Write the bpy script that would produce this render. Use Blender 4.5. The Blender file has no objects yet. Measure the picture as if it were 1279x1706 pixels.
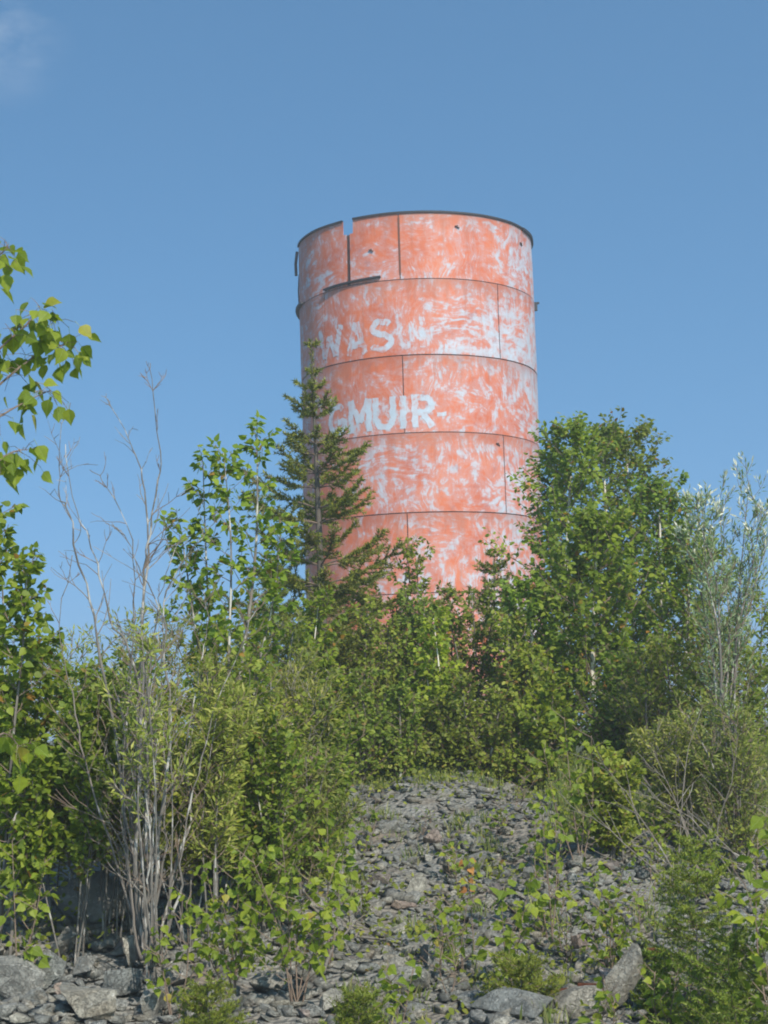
import bpy, bmesh, math, random
import numpy as np
from mathutils import Vector, Matrix

# ------------------------------------------------------------------ camera, sky, sun, exposure
SC = bpy.context.scene
COL = SC.collection
R_ = math.radians
PITCH, ROLL, FPX, EYE = 7.5, -1.6, 2800.0, 1.6
cam_d = bpy.data.cameras.new('camera')
cam_d.sensor_fit = 'VERTICAL'; cam_d.sensor_height = 36.0; cam_d.sensor_width = 27.0
cam_d.lens = FPX / 1706.0 * 36.0
cam_d.clip_start = 0.1; cam_d.clip_end = 20000
cam_d.dof.use_dof = True; cam_d.dof.focus_distance = 17.0; cam_d.dof.aperture_fstop = 9.0
CAM = bpy.data.objects.new('camera', cam_d); COL.objects.link(CAM)
CAMR = (Matrix.Rotation(R_(90 + PITCH), 3, 'X') @ Matrix.Rotation(R_(ROLL), 3, 'Z'))
CAM.matrix_world = Matrix.Translation((0, 0, EYE)) @ CAMR.to_4x4()
SC.camera = CAM

SUN_EL, SUN_AZ = 40.0, 154.0          # azimuth clockwise from +Y (the viewing direction)
W = bpy.data.worlds.new('World'); SC.world = W; W.use_nodes = True
wn = W.node_tree.nodes; wl = W.node_tree.links; wn.clear()
sky = wn.new('ShaderNodeTexSky'); sky.sky_type = 'NISHITA'; sky.sun_disc = False
sky.sun_elevation = R_(SUN_EL); sky.sun_rotation = R_(SUN_AZ)
sky.altitude = 300; sky.air_density = 1.0; sky.dust_density = 2.0; sky.ozone_density = 1.0
bg = wn.new('ShaderNodeBackground'); bg.inputs['Strength'].default_value = 0.15
wo = wn.new('ShaderNodeOutputWorld')
stc = wn.new('ShaderNodeTexCoord')                     # a clear northern sky: the pale band at the horizon sits lower than the model's
lift = wn.new('ShaderNodeVectorMath'); lift.operation = 'ADD'; lift.inputs[1].default_value = (0, 0, .30)
wl.new(stc.outputs['Generated'], lift.inputs[0]); wl.new(lift.outputs[0], sky.inputs[0])
tint = wn.new('ShaderNodeMix'); tint.data_type = 'RGBA'; tint.blend_type = 'MULTIPLY'; tint.inputs[0].default_value = 1
tint.inputs[7].default_value = (.60, .95, 1.03, 1)
wl.new(sky.outputs[0], tint.inputs[6])
wnz = wn.new('ShaderNodeTexNoise'); wnz.inputs['Scale'].default_value = 22.0; wnz.inputs['Detail'].default_value = 6; wnz.inputs['Roughness'].default_value = .55
wmp = wn.new('ShaderNodeMapping'); wmp.inputs['Scale'].default_value = (1, 1, 2.2); wmp.inputs['Location'].default_value = (2.1, .4, .9)
wl.new(stc.outputs['Generated'], wmp.inputs[0]); wl.new(wmp.outputs[0], wnz.inputs['Vector'])
wrp = wn.new('ShaderNodeValToRGB'); wrp.color_ramp.elements[0].position = .40; wrp.color_ramp.elements[0].color = (0, 0, 0, 1); wrp.color_ramp.elements[1].position = .75; wrp.color_ramp.elements[1].color = (.34, .34, .34, 1)
wl.new(wnz.outputs[0], wrp.inputs[0])
wisp = wn.new('ShaderNodeMix'); wisp.data_type = 'RGBA'; wisp.inputs[7].default_value = (3.6, 3.9, 4.3, 1)      # thin high cloud
wdir = CAMR @ Vector(((4 - 639.5) / FPX, (853.0 - 60) / FPX, -1.0)); wdir.normalize()
wds = wn.new('ShaderNodeVectorMath'); wds.operation = 'DISTANCE'; wds.inputs[1].default_value = wdir; wl.new(stc.outputs['Generated'], wds.inputs[0])
wfd = wn.new('ShaderNodeMapRange'); wfd.interpolation_type = 'SMOOTHSTEP'; wfd.inputs['From Min'].default_value = .045; wfd.inputs['From Max'].default_value = 0; wl.new(wds.outputs['Value'], wfd.inputs['Value'])
wml = wn.new('ShaderNodeMath'); wml.operation = 'MULTIPLY'; wl.new(wfd.outputs[0], wml.inputs[0]); wl.new(wrp.outputs[0], wml.inputs[1])
wl.new(wml.outputs[0], wisp.inputs[0]); wl.new(tint.outputs[2], wisp.inputs[6])
wl.new(wisp.outputs[2], bg.inputs[0]); wl.new(bg.outputs[0], wo.inputs[0])

sun_d = bpy.data.lights.new('sun', 'SUN'); sun_d.energy = 3.9; sun_d.angle = R_(0.5); sun_d.color = (1.0, 0.93, 0.82)
SUN = bpy.data.objects.new('sun', sun_d); COL.objects.link(SUN)
ts = Vector((math.sin(R_(SUN_AZ)) * math.cos(R_(SUN_EL)), math.cos(R_(SUN_AZ)) * math.cos(R_(SUN_EL)), math.sin(R_(SUN_EL))))
SUN.rotation_euler = ts.to_track_quat('Z', 'Y').to_euler()
SUN.location = (10, -10, 30)
vs = SC.view_settings
vs.view_transform = 'Standard'; vs.look = 'None'; vs.gamma = 1.0; vs.use_curve_mapping = False; vs.exposure = 0.55
SC.cycles.use_denoising = True
SC.cycles.max_bounces = 8; SC.cycles.diffuse_bounces = 3; SC.cycles.glossy_bounces = 2; SC.cycles.transmission_bounces = 4
SC.cycles.filter_width = 1.9

# ------------------------------------------------------------------ helpers
def ray(px, py):
    return CAMR @ Vector(((px - 639.5) / FPX, (853.0 - py) / FPX, -1.0))
def at(px, py, d):
    r = ray(px, py); return Vector((0, 0, EYE)) + r * (d / r.y)
GP = np.array([(-50, -.3), (0, -.1), (8, -.05), (9.6, .0), (11, .12), (13, .40), (15, .74), (17, 1.03), (19, 1.14), (25, 1.2), (54, 1.3), (200, 1.6), (4000, 6)])
def gz(x, y):
    x = np.asarray(x, float); y = np.asarray(y, float)
    z = np.interp(y, GP[:, 0], GP[:, 1])
    fade = np.clip((y - 7) / 3, 0, 1) * np.clip((30 - y) / 8, 0, 1)
    z = z + fade * (.06 * np.sin(x * 1.9 + y * .8) + .055 * np.sin(x * 3.7 - y * 2.3 + 1) + .04 * np.sin(x * 6.1 + y * 4.3) * np.sin(x * 2.2 - y * 3.1))
    z = z + .10 * np.exp(-((x + 1.6) / .75) ** 2 - ((y - 9.7) / .7) ** 2)
    z = z + .22 * np.exp(-((x + 2.3) / .9) ** 2 - ((y - 11.8) / 1.2) ** 2)
    return z
def gzf(x, y): return float(gz(x, y))
def ground_at(px, py):
    r = ray(px, py); d = 7.0
    while d < 60:
        p = Vector((0, 0, EYE)) + r * (d / r.y)
        if p.z <= gzf(p.x, p.y): return p
        d += .02
    return p
def base_at(px, d):
    p = at(px, 1500, d); return Vector((p.x, d, gzf(p.x, d)))

class MB:
    def __init__(s): s.v = []; s.f = []; s.n = 0
    def add(s, v, f):
        v = np.asarray(v, float).reshape(-1, 3)
        s.v.append(v); s.f.extend([[i + s.n for i in q] for q in f]); s.n += len(v)
    def tube(s, pts, rad, sides=6, cap=True):
        pts = [Vector(p) for p in pts]; n = len(pts)
        vs_ = []
        up = Vector((.13, .27, 1)).normalized()
        for i, p in enumerate(pts):
            t = (pts[min(i + 1, n - 1)] - pts[max(i - 1, 0)])
            t = t.normalized() if t.length > 1e-9 else Vector((0, 0, 1))
            a = t.cross(up)
            if a.length < .05: a = t.cross(Vector((1, 0, 0)))
            a.normalize(); b = t.cross(a)
            r = rad[i] if hasattr(rad, '__len__') else rad
            for k in range(sides):
                an = 2 * math.pi * k / sides
                vs_.append(p + a * (r * math.cos(an)) + b * (r * math.sin(an)))
        fs = []
        for i in range(n - 1):
            for k in range(sides):
                k2 = (k + 1) % sides
                fs.append((i * sides + k, i * sides + k2, (i + 1) * sides + k2, (i + 1) * sides + k))
        if cap:
            fs.append(tuple(range(sides))[::-1]); fs.append(tuple((n - 1) * sides + k for k in range(sides)))
        s.add([tuple(v) for v in vs_], fs)
    def box(s, c, e, rot=None):
        v = np.array([(x, y, z) for x in (-.5, .5) for y in (-.5, .5) for z in (-.5, .5)]) * np.array(e)
        if rot is not None: v = v @ np.array(rot.to_3x3() if hasattr(rot, 'to_3x3') else rot).T
        s.add(v + np.array(c), [(0, 1, 3, 2), (4, 6, 7, 5), (0, 4, 5, 1), (2, 3, 7, 6), (0, 2, 6, 4), (1, 5, 7, 3)])
    def build(s, name, mat, parent=None, smooth=False, origin=None):
        v = np.concatenate(s.v) if s.v else np.zeros((0, 3))
        off = np.array(origin) if origin is not None else np.zeros(3)
        return mesh_obj(name, v - off, s.f, mat, parent, smooth)
def mesh_data(name, v, f, smooth=False):
    me = bpy.data.meshes.new(name)
    v = np.ascontiguousarray(v, dtype=np.float32)
    if isinstance(f, np.ndarray):
        nf, k = f.shape
        me.vertices.add(len(v)); me.vertices.foreach_set('co', v.ravel())
        me.loops.add(nf * k); me.loops.foreach_set('vertex_index', f.ravel().astype(np.int32))
        me.polygons.add(nf); me.polygons.foreach_set('loop_start', np.arange(0, nf * k, k, dtype=np.int32))
        me.update(calc_edges=True); me.validate()
    else:
        me.from_pydata(v.tolist(), [], f); me.update()
    if smooth: me.polygons.foreach_set('use_smooth', np.ones(len(me.polygons), bool))
    return me
def link(o, parent=None):
    COL.objects.link(o)
    if parent is not None: o.parent = parent
    return o
def mesh_obj(name, v, f, mat, parent=None, smooth=False):
    me = mesh_data(name, v, f, smooth); me.materials.append(mat)
    return link(bpy.data.objects.new(name, me), parent)
def tag(o, label=None, cat=None, group=None, kind=None):
    if label: o['label'] = label
    if cat: o['category'] = cat
    if group: o['group'] = group
    if kind: o['kind'] = kind
    return o
def empty(name, loc, label, cat, group=None):
    o = bpy.data.objects.new(name, None); o.location = loc; o.empty_display_size = .2
    COL.objects.link(o); return tag(o, label, cat, group)

# ------------------------------------------------------------------ materials
def newmat(name):
    m = bpy.data.materials.new(name); m.use_nodes = True
    nt = m.node_tree; nt.nodes.clear()
    out = nt.nodes.new('ShaderNodeOutputMaterial')
    return m, nt, out
def N(nt, typ, **kw):
    n = nt.nodes.new(typ)
    for k, v in kw.items():
        if k.startswith('i_'): n.inputs[k[2:].replace('_', ' ')].default_value = v
        else: setattr(n, k, v)
    return n
def ramp(nt, stops, fac, interp='LINEAR'):
    r = nt.nodes.new('ShaderNodeValToRGB'); r.color_ramp.interpolation = interp
    e = r.color_ramp.elements
    while len(e) < len(stops): e.new(.5)
    for i, (p, c) in enumerate(stops):
        e[i].position = p; e[i].color = c if len(c) == 4 else (*c, 1)
    nt.links.new(fac, r.inputs[0]); return r.outputs[0]
def math_(nt, op, a, b=None, clamp=False):
    m = nt.nodes.new('ShaderNodeMath'); m.operation = op; m.use_clamp = clamp
    for i, x in enumerate((a, b)):
        if x is None: continue
        if hasattr(x, 'is_linked'): nt.links.new(x, m.inputs[i])
        else: m.inputs[i].default_value = x
    return m.outputs[0]
def mixc(nt, fac, a, b):
    m = nt.nodes.new('ShaderNodeMix'); m.data_type = 'RGBA'
    for sock, x in ((m.inputs[0], fac), (m.inputs[6], a), (m.inputs[7], b)):
        if hasattr(x, 'is_linked'): nt.links.new(x, sock)
        elif isinstance(x, (int, float)): sock.default_value = x
        else: sock.default_value = (*x, 1)
    return m.outputs[2]
def noise(nt, vec, scale, detail=4, rough=.55, dist=0.0):
    n = N(nt, 'ShaderNodeTexNoise'); n.inputs['Scale'].default_value = scale; n.inputs['Detail'].default_value = detail
    n.inputs['Roughness'].default_value = rough; n.inputs['Distortion'].default_value = dist
    if vec is not None: nt.links.new(vec, n.inputs['Vector'])
    return n
def mapping(nt, vec, scale=(1, 1, 1), loc=(0, 0, 0), rot=(0, 0, 0)):
    m = N(nt, 'ShaderNodeMapping'); m.inputs['Scale'].default_value = scale; m.inputs['Location'].default_value = loc; m.inputs['Rotation'].default_value = rot
    nt.links.new(vec, m.inputs['Vector']); return m.outputs[0]

def leaf_mat(name, dark, mid, light, single=False, trans=.42, odd=None, rough=.55, spec=.3):
    m, nt, out = newmat(name)
    if single: rnd = N(nt, 'ShaderNodeObjectInfo').outputs['Random']
    else: rnd = N(nt, 'ShaderNodeNewGeometry').outputs['Random Per Island']
    stops = [(0, dark), (.5, mid), (.97 if odd else 1, light)]
    if odd: stops.append((.985, odd))
    c = ramp(nt, stops, rnd)
    tc = N(nt, 'ShaderNodeTexCoord')
    nz = noise(nt, tc.outputs['Object'], 2.3, 3)
    if single:                                  # pale midrib and side veins on the near leaves
        sx = N(nt, 'ShaderNodeSeparateXYZ'); nt.links.new(tc.outputs['Object'], sx.inputs[0])
        ax = math_(nt, 'ABSOLUTE', sx.outputs[0]); rib = math_(nt, 'LESS_THAN', ax, .022)
        vein = math_(nt, 'LESS_THAN', math_(nt, 'FRACT', math_(nt, 'MULTIPLY', math_(nt, 'SUBTRACT', sx.outputs[1], math_(nt, 'MULTIPLY', ax, .8)), 6.5)), .10)
        c = mixc(nt, math_(nt, 'MULTIPLY', math_(nt, 'MAXIMUM', rib, math_(nt, 'MULTIPLY', vein, .6)), .45), c, (.26, .32, .10))
        bl = noise(nt, tc.outputs['Object'], 6, 4, .6)
        c = mixc(nt, ramp(nt, [(.62, (0, 0, 0)), (.70, (.6, .6, .6))], bl.outputs[0]), c, (.16, .13, .04))
    hs = N(nt, 'ShaderNodeHueSaturation'); nt.links.new(c, hs.inputs['Color'])
    val = math_(nt, 'ADD', math_(nt, 'MULTIPLY', nz.outputs[0], .9), .55)
    if not single:                              # every plant has its own shade of green
        orn = N(nt, 'ShaderNodeObjectInfo').outputs['Random']
        val = math_(nt, 'MULTIPLY', val, math_(nt, 'ADD', math_(nt, 'MULTIPLY', orn, .45), .80))
        nt.links.new(math_(nt, 'ADD', math_(nt, 'MULTIPLY', math_(nt, 'FRACT', math_(nt, 'MULTIPLY', orn, 7.3)), .036), .480), hs.inputs['Hue'])
    nt.links.new(val, hs.inputs['Value'])
    p = N(nt, 'ShaderNodeBsdfPrincipled'); p.inputs['Roughness'].default_value = rough
    p.inputs['Specular IOR Level'].default_value = spec
    nt.links.new(hs.outputs[0], p.inputs['Base Color'])
    t = N(nt, 'ShaderNodeBsdfTranslucent')
    mx = N(nt, 'ShaderNodeMix', data_type='RGBA', blend_type='MULTIPLY'); mx.inputs[0].default_value = 1
    nt.links.new(hs.outputs[0], mx.inputs[6]); mx.inputs[7].default_value = (1.6, 1.7, .7, 1)
    nt.links.new(mx.outputs[2], t.inputs['Color'])
    ms = N(nt, 'ShaderNodeMixShader'); ms.inputs[0].default_value = trans
    nt.links.new(p.outputs[0], ms.inputs[1]); nt.links.new(t.outputs[0], ms.inputs[2]); nt.links.new(ms.outputs[0], out.inputs[0])
    return m
def bark_mat(name, a, b, patch=None, thr=(.52, .6), scale=9, patchscale=6):
    m, nt, out = newmat(name)
    tc = N(nt, 'ShaderNodeTexCoord')
    v = mapping(nt, tc.outputs['Object'], (1, 1, .3))
    nz = noise(nt, v, scale, 5, .65)
    c = ramp(nt, [(.3, a), (.7, b)], nz.outputs[0])
    if patch:
        n2 = noise(nt, mapping(nt, tc.outputs['Object'], (1, 1, .45), (3, 1, 7)), patchscale, 3, .6)
        f = ramp(nt, [(thr[0], (0, 0, 0)), (thr[1], (1, 1, 1))], n2.outputs[0])
        c = mixc(nt, f, c, patch)
    p = N(nt, 'ShaderNodeBsdfPrincipled'); p.inputs['Roughness'].default_value = .85; p.inputs['Specular IOR Level'].default_value = .2
    nt.links.new(c, p.inputs['Base Color'])
    bp = N(nt, 'ShaderNodeBump'); bp.inputs['Strength'].default_value = .5; bp.inputs['Distance'].default_value = .01
    nt.links.new(nz.outputs[0], bp.inputs['Height']); nt.links.new(bp.outputs[0], p.inputs['Normal'])
    nt.links.new(p.outputs[0], out.inputs[0]); return m
def rock_mat(name, a=(.135, .133, .12), b=(.31, .305, .28), warm=(.22, .19, .145), obj=True, pale=(.52, .50, .46)):
    m, nt, out = newmat(name)
    tc = N(nt, 'ShaderNodeTexCoord')
    rnd = N(nt, 'ShaderNodeObjectInfo').outputs['Random'] if obj else N(nt, 'ShaderNodeNewGeometry').outputs['Random Per Island']
    geo = N(nt, 'ShaderNodeNewGeometry')
    v = geo.outputs['Position']
    n1 = noise(nt, v, 5, 7, .62)
    n2 = noise(nt, v, 26, 5, .6)
    n3 = noise(nt, mapping(nt, v, (1, 1, 1), (9, 4, 2)), 3.2, 4, .5, .8)
    base = ramp(nt, [(.28, a), (.72, b)], n1.outputs[0])
    tint = ramp(nt, [(0, (.72, .76, .78)), (.45, (1, 1, 1)), (.8, (1.0, .95, .88)), (1, (1.35, 1.3, 1.2))], rnd)
    mx = N(nt, 'ShaderNodeMix', data_type='RGBA', blend_type='MULTIPLY'); mx.inputs[0].default_value = 1
    nt.links.new(base, mx.inputs[6]); nt.links.new(tint, mx.inputs[7])
    c = mixc(nt, ramp(nt, [(.56, (0, 0, 0)), (.70, (.75, .75, .75))], n3.outputs[0]), mx.outputs[2], warm)
    c = mixc(nt, ramp(nt, [(.63, (0, 0, 0)), (.72, (.7, .7, .7))], n2.outputs[0]), c, pale)
    p = N(nt, 'ShaderNodeBsdfPrincipled'); p.inputs['Roughness'].default_value = .8; p.inputs['Specular IOR Level'].default_value = .3
    nt.links.new(c, p.inputs['Base Color'])
    vd = N(nt, 'ShaderNodeVectorMath', operation='ADD'); nt.links.new(v, vd.inputs[0]); nt.links.new(n1.outputs['Color'], vd.inputs[1])
    vo = N(nt, 'ShaderNodeTexVoronoi', feature='DISTANCE_TO_EDGE'); vo.inputs['Scale'].default_value = 9; nt.links.new(mapping(nt, vd.outputs[0], (1, 1, 2.2), (0, 0, 0), (.5, .3, 0)), vo.inputs['Vector'])
    crack = ramp(nt, [(0, (0, 0, 0)), (.07, (1, 1, 1))], vo.outputs['Distance'])
    h = math_(nt, 'ADD', math_(nt, 'ADD', n1.outputs[0], math_(nt, 'MULTIPLY', n2.outputs[0], .45)), math_(nt, 'MULTIPLY', crack, .22))
    bp = N(nt, 'ShaderNodeBump'); bp.inputs['Strength'].default_value = .9; bp.inputs['Distance'].default_value = .045
    nt.links.new(h, bp.inputs['Height']); nt.links.new(bp.outputs[0], p.inputs['Normal'])
    nt.links.new(p.outputs[0], out.inputs[0]); return m
def plain_mat(name, a, b, scale=8, rough=.8, spec=.3, metal=0):
    m, nt, out = newmat(name)
    tc = N(nt, 'ShaderNodeTexCoord'); nz = noise(nt, tc.outputs['Object'], scale, 6, .6)
    p = N(nt, 'ShaderNodeBsdfPrincipled'); p.inputs['Roughness'].default_value = rough; p.inputs['Specular IOR Level'].default_value = spec
    p.inputs['Metallic'].default_value = metal
    nt.links.new(ramp(nt, [(.3, a), (.7, b)], nz.outputs[0]), p.inputs['Base Color'])
    nt.links.new(p.outputs[0], out.inputs[0]); return m

M = {}
M['poplar'] = leaf_mat('poplar_leaf', (0.113, 0.167, 0.016), (0.176, 0.242, 0.022), (0.269, 0.318, 0.031), odd=(.30, .16, .03))
M['poplar1'] = leaf_mat('poplar_leaf_near', (0.118, 0.171, 0.013), (0.176, 0.232, 0.018), (0.267, 0.305, 0.026), single=True, odd=(.32, .26, .04), trans=.42)
M['birch'] = leaf_mat('birch_leaf', (0.100, 0.147, 0.019), (0.162, 0.216, 0.025), (0.238, 0.292, 0.037), odd=(.34, .17, .03))
M['alder'] = leaf_mat('alder_leaf', (0.110, 0.145, 0.020), (0.166, 0.213, 0.026), (0.256, 0.280, 0.041), odd=(.22, .14, .04))
M['willow'] = leaf_mat('willow_leaf', (0.120, 0.154, 0.028), (0.188, 0.221, 0.038), (0.326, 0.319, 0.083), trans=.35)
M['silver'] = leaf_mat('silver_willow_leaf', (.085, .125, .055), (.14, .19, .085), (.30, .34, .21), trans=.3)
M['silver_tip'] = leaf_mat('silver_willow_tip', (.30, .32, .24), (.42, .43, .34), (.52, .52, .43), trans=.25)
M['needle'] = leaf_mat('spruce_needle', (0.075, 0.110, 0.015), (0.130, 0.166, 0.022), (0.212, 0.238, 0.032), trans=.12, rough=.5)
M['needle_young'] = leaf_mat('young_spruce_needle', (0.074, 0.115, 0.013), (0.127, 0.172, 0.020), (0.194, 0.230, 0.029), trans=.2, rough=.5)
M['dead_leaf'] = leaf_mat('dead_leaf', (.25, .09, .03), (.36, .14, .04), (.42, .19, .06), single=True, trans=.3)
M['grass'] = leaf_mat('grass_blade', (0.084, 0.120, 0.030), (0.132, 0.168, 0.042), (0.288, 0.264, 0.108), trans=.3)
M['bark'] = bark_mat('grey_bark', (.085, .075, .065), (.19, .175, .155), (.36, .34, .31), (.56, .62), 14, 11)
M['bark_dark'] = bark_mat('dark_spruce_bark', (.05, .042, .036), (.13, .112, .095))
M['bark_pale'] = bark_mat('pale_patchy_bark', (.10, .088, .075), (.22, .20, .175), (.43, .41, .37), (.52, .58), 14, 12)
M['bark_birch'] = bark_mat('birch_bark', (.20, .16, .12), (.36, .31, .25), (.62, .58, .50), (.42, .52))
M['twig'] = bark_mat('twig_bark', (.13, .09, .065), (.24, .18, .14))
M['twig_dry'] = bark_mat('dry_twig_bark', (.13, .108, .09), (.24, .21, .18), (.38, .35, .32), (.58, .68))
M['rock'] = rock_mat('grey_rock')
M['rock_red'] = rock_mat('reddish_rock', (.16, .125, .11), (.30, .25, .22), (.30, .22, .17))
M['rubble'] = rock_mat('rubble_stone', obj=False)
M['rust'] = plain_mat('rusty_steel', (.06, .025, .016), (.19, .07, .036), 40, .85)
M['dark_steel'] = plain_mat('weathered_dark_steel', (.012, .012, .015), (.035, .03, .03), 6, .6, .3)
M['brown_steel'] = plain_mat('brown_rusted_steel', (.06, .028, .02), (.12, .055, .035), 5, .8)

def ground_mat():
    m, nt, out = newmat('rubble_ground')
    geo = N(nt, 'ShaderNodeNewGeometry'); v = geo.outputs['Position']
    vo = N(nt, 'ShaderNodeTexVoronoi'); vo.inputs['Scale'].default_value = 22; nt.links.new(v, vo.inputs['Vector'])
    n1 = noise(nt, v, 1.3, 6, .6); n2 = noise(nt, v, 30, 5, .6)
    c = ramp(nt, [(.25, (.13, .125, .112)), (.75, (.25, .24, .215))], n2.outputs[0])
    c = mixc(nt, ramp(nt, [(.5, (0, 0, 0)), (.66, (.8, .8, .8))], n1.outputs[0]), c, (.16, .125, .09))
    sp = N(nt, 'ShaderNodeSeparateXYZ'); nt.links.new(v, sp.inputs[0])
    far = ramp(nt, [(0, (0, 0, 0)), (1, (1, 1, 1))], math_(nt, 'DIVIDE', math_(nt, 'SUBTRACT', sp.outputs[1], 17.2), 3, True))
    c = mixc(nt, far, c, (.075, .085, .03))
    p = N(nt, 'ShaderNodeBsdfPrincipled'); p.inputs['Roughness'].default_value = .9
    nt.links.new(c, p.inputs['Base Color'])
    bp = N(nt, 'ShaderNodeBump'); bp.inputs['Strength'].default_value = .8; bp.inputs['Distance'].default_value = .05
    nt.links.new(vo.outputs['Distance'], bp.inputs['Height']); nt.links.new(bp.outputs[0], p.inputs['Normal'])
    nt.links.new(p.outputs[0], out.inputs[0]); return m
M['ground'] = ground_mat()

def paint_mat(name, bias):
    """flaking orange paint over pale blue-white, on the unrolled UV of the tower (metres)."""
    m, nt, out = newmat(name)
    uv = N(nt, 'ShaderNodeUVMap'); uv.uv_map = 'unrolled'
    v = uv.outputs[0]
    # swirled domain
    w = noise(nt, v, .55, 2, .5)
    ws = N(nt, 'ShaderNodeVectorMath', operation='SUBTRACT'); nt.links.new(w.outputs['Color'], ws.inputs[0]); ws.inputs[1].default_value = (.5, .5, .5)
    wm = N(nt, 'ShaderNodeVectorMath', operation='SCALE'); nt.links.new(ws.outputs[0], wm.inputs[0]); wm.inputs['Scale'].default_value = 1.7
    wa = N(nt, 'ShaderNodeVectorMath', operation='ADD'); nt.links.new(v, wa.inputs[0]); nt.links.new(wm.outputs[0], wa.inputs[1])
    streak = noise(nt, mapping(nt, wa.outputs[0], (4.6, .85, 1)), 2.7, 5, .6, .4)
    streak2 = noise(nt, mapping(nt, wa.outputs[0], (1.0, 3.6, 1), (7, 2, 0)), 2.3, 5, .6, .5)
    blot = noise(nt, mapping(nt, v, (1, .85, 1), (3, 5, 0)), 2.7, 9, .74, .2)
    big = noise(nt, mapping(nt, v, (1, 1, 1), (11, 3, 0)), .34, 2, .5)
    pick = noise(nt, mapping(nt, v, (1, 1, 1), (1, 9, 0)), .5, 2, .5)
    sx = N(nt, 'ShaderNodeSeparateXYZ'); nt.links.new(v, sx.inputs[0])
    side = ramp(nt, [(0, (0, 0, 0)), (.44, (.05, .05, .05)), (.62, (.55, .55, .55)), (.8, (1, 1, 1))], math_(nt, 'DIVIDE', math_(nt, 'ADD', sx.outputs[0], 6), 12, True))
    st = mixc(nt, ramp(nt, [(.42, (0, 0, 0)), (.58, (1, 1, 1))], pick.outputs[0]), streak.outputs[0], streak2.outputs[0])
    a = math_(nt, 'ADD', math_(nt, 'MULTIPLY', st, .40), math_(nt, 'MULTIPLY', blot.outputs[0], .60))
    a = math_(nt, 'ADD', a, math_(nt, 'MULTIPLY', math_(nt, 'SUBTRACT', big.outputs[0], .5), .24))
    a = math_(nt, 'ADD', a, math_(nt, 'MULTIPLY', side, .058))
    a = math_(nt, 'ADD', a, bias)
    f = ramp(nt, [(.540, (0, 0, 0)), (.585, (.65, .65, .65)), (.68, (1, 1, 1))], a)
    f2 = math_(nt, 'MULTIPLY', ramp(nt, [(.44, (0, 0, 0)), (.56, (.32, .32, .32))], a), 1)
    on = noise(nt, v, .9, 6, .6)
    orange = ramp(nt, [(.3, (.42, .088, .032)), (.55, (.51, .122, .045)), (.75, (.54, .165, .075))], on.outputs[0])
    pale = ramp(nt, [(.3, (.34, .395, .46)), (.7, (.42, .485, .56))], noise(nt, v, 2.0, 4).outputs[0])
    c = mixc(nt, f2, orange, pale)
    c = mixc(nt, f, c, pale)
    rn = noise(nt, mapping(nt, v, (1, 1, 1), (5, 8, 0)), 1.7, 7, .7)
    c = mixc(nt, ramp(nt, [(.585, (0, 0, 0)), (.70, (.7, .7, .7))], rn.outputs[0]), c, (.27, .115, .12))
    # rust bleeding down from each seam, longer in some places
    for zs_ in ZSEAM:
        below = math_(nt, 'SUBTRACT', zs_, sx.outputs[1])
        reach = math_(nt, 'MULTIPLY', math_(nt, 'POWER', noise(nt, mapping(nt, v, (3.2, .02, 1), (zs_, 0, 0)), 1.6, 4, .65).outputs[0], 3.0), 5.0)
        inside = math_(nt, 'MULTIPLY', math_(nt, 'GREATER_THAN', below, 0.0), math_(nt, 'SUBTRACT', 1.0, math_(nt, 'DIVIDE', below, reach), True), True)
        c = mixc(nt, math_(nt, 'MULTIPLY', inside, .55), c, (.27, .085, .045))
    # thin rust runs
    run = noise(nt, mapping(nt, v, (5, .12, 1), (2, 2, 0)), 1.2, 4, .6)
    c = mixc(nt, ramp(nt, [(.64, (0, 0, 0)), (.74, (.45, .45, .45))], run.outputs[0]), c, (.30, .10, .06))
    p = N(nt, 'ShaderNodeBsdfPrincipled'); p.inputs['Roughness'].default_value = .55; p.inputs['Specular IOR Level'].default_value = .35
    nt.links.new(c, p.inputs['Base Color'])
    bp = N(nt, 'ShaderNodeBump'); bp.inputs['Strength'].default_value = .25; bp.inputs['Distance'].default_value = .01
    nt.links.new(a, bp.inputs['Height']); nt.links.new(bp.outputs[0], p.inputs['Normal'])
    nt.links.new(p.outputs[0], out.inputs[0]); return m
ZSEAM = [at(697, q, 49.6).z for q in (353, 464, 591, 720.5, 853.5)]
M['paint'] = paint_mat('flaking_orange_paint', 0.0)
M['lettering'] = paint_mat('worn_white_lettering', .115)
M['ghost_lettering'] = paint_mat('nearly_vanished_lettering', .055)

# ------------------------------------------------------------------ ground
def build_ground():
    ys = np.concatenate([np.linspace(-60, 4, 12), np.arange(4.5, 30, .18), np.linspace(30.5, 80, 30), np.geomspace(90, 700, 16)])
    xs = np.concatenate([-np.geomspace(500, 14, 18), np.arange(-12, 12.01, .2), np.geomspace(14, 500, 18)])
    X, Y = np.meshgrid(xs, ys); Z = gz(X, Y)
    rng = np.random.default_rng(4)
    near = (np.abs(X) < 12) & (Y > 7) & (Y < 28)
    Z = Z + near * rng.normal(0, .007, Z.shape)
    v = np.stack([X, Y, Z], -1).reshape(-1, 3)
    ny, nx = X.shape
    i = (np.arange(ny - 1)[:, None] * nx + np.arange(nx - 1)[None, :]).ravel()
    f = np.stack([i, i + 1, i + nx + 1, i + nx], -1)
    tag(mesh_obj('ground', v, f, M['ground'], smooth=True), kind='structure')
build_ground()

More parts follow.
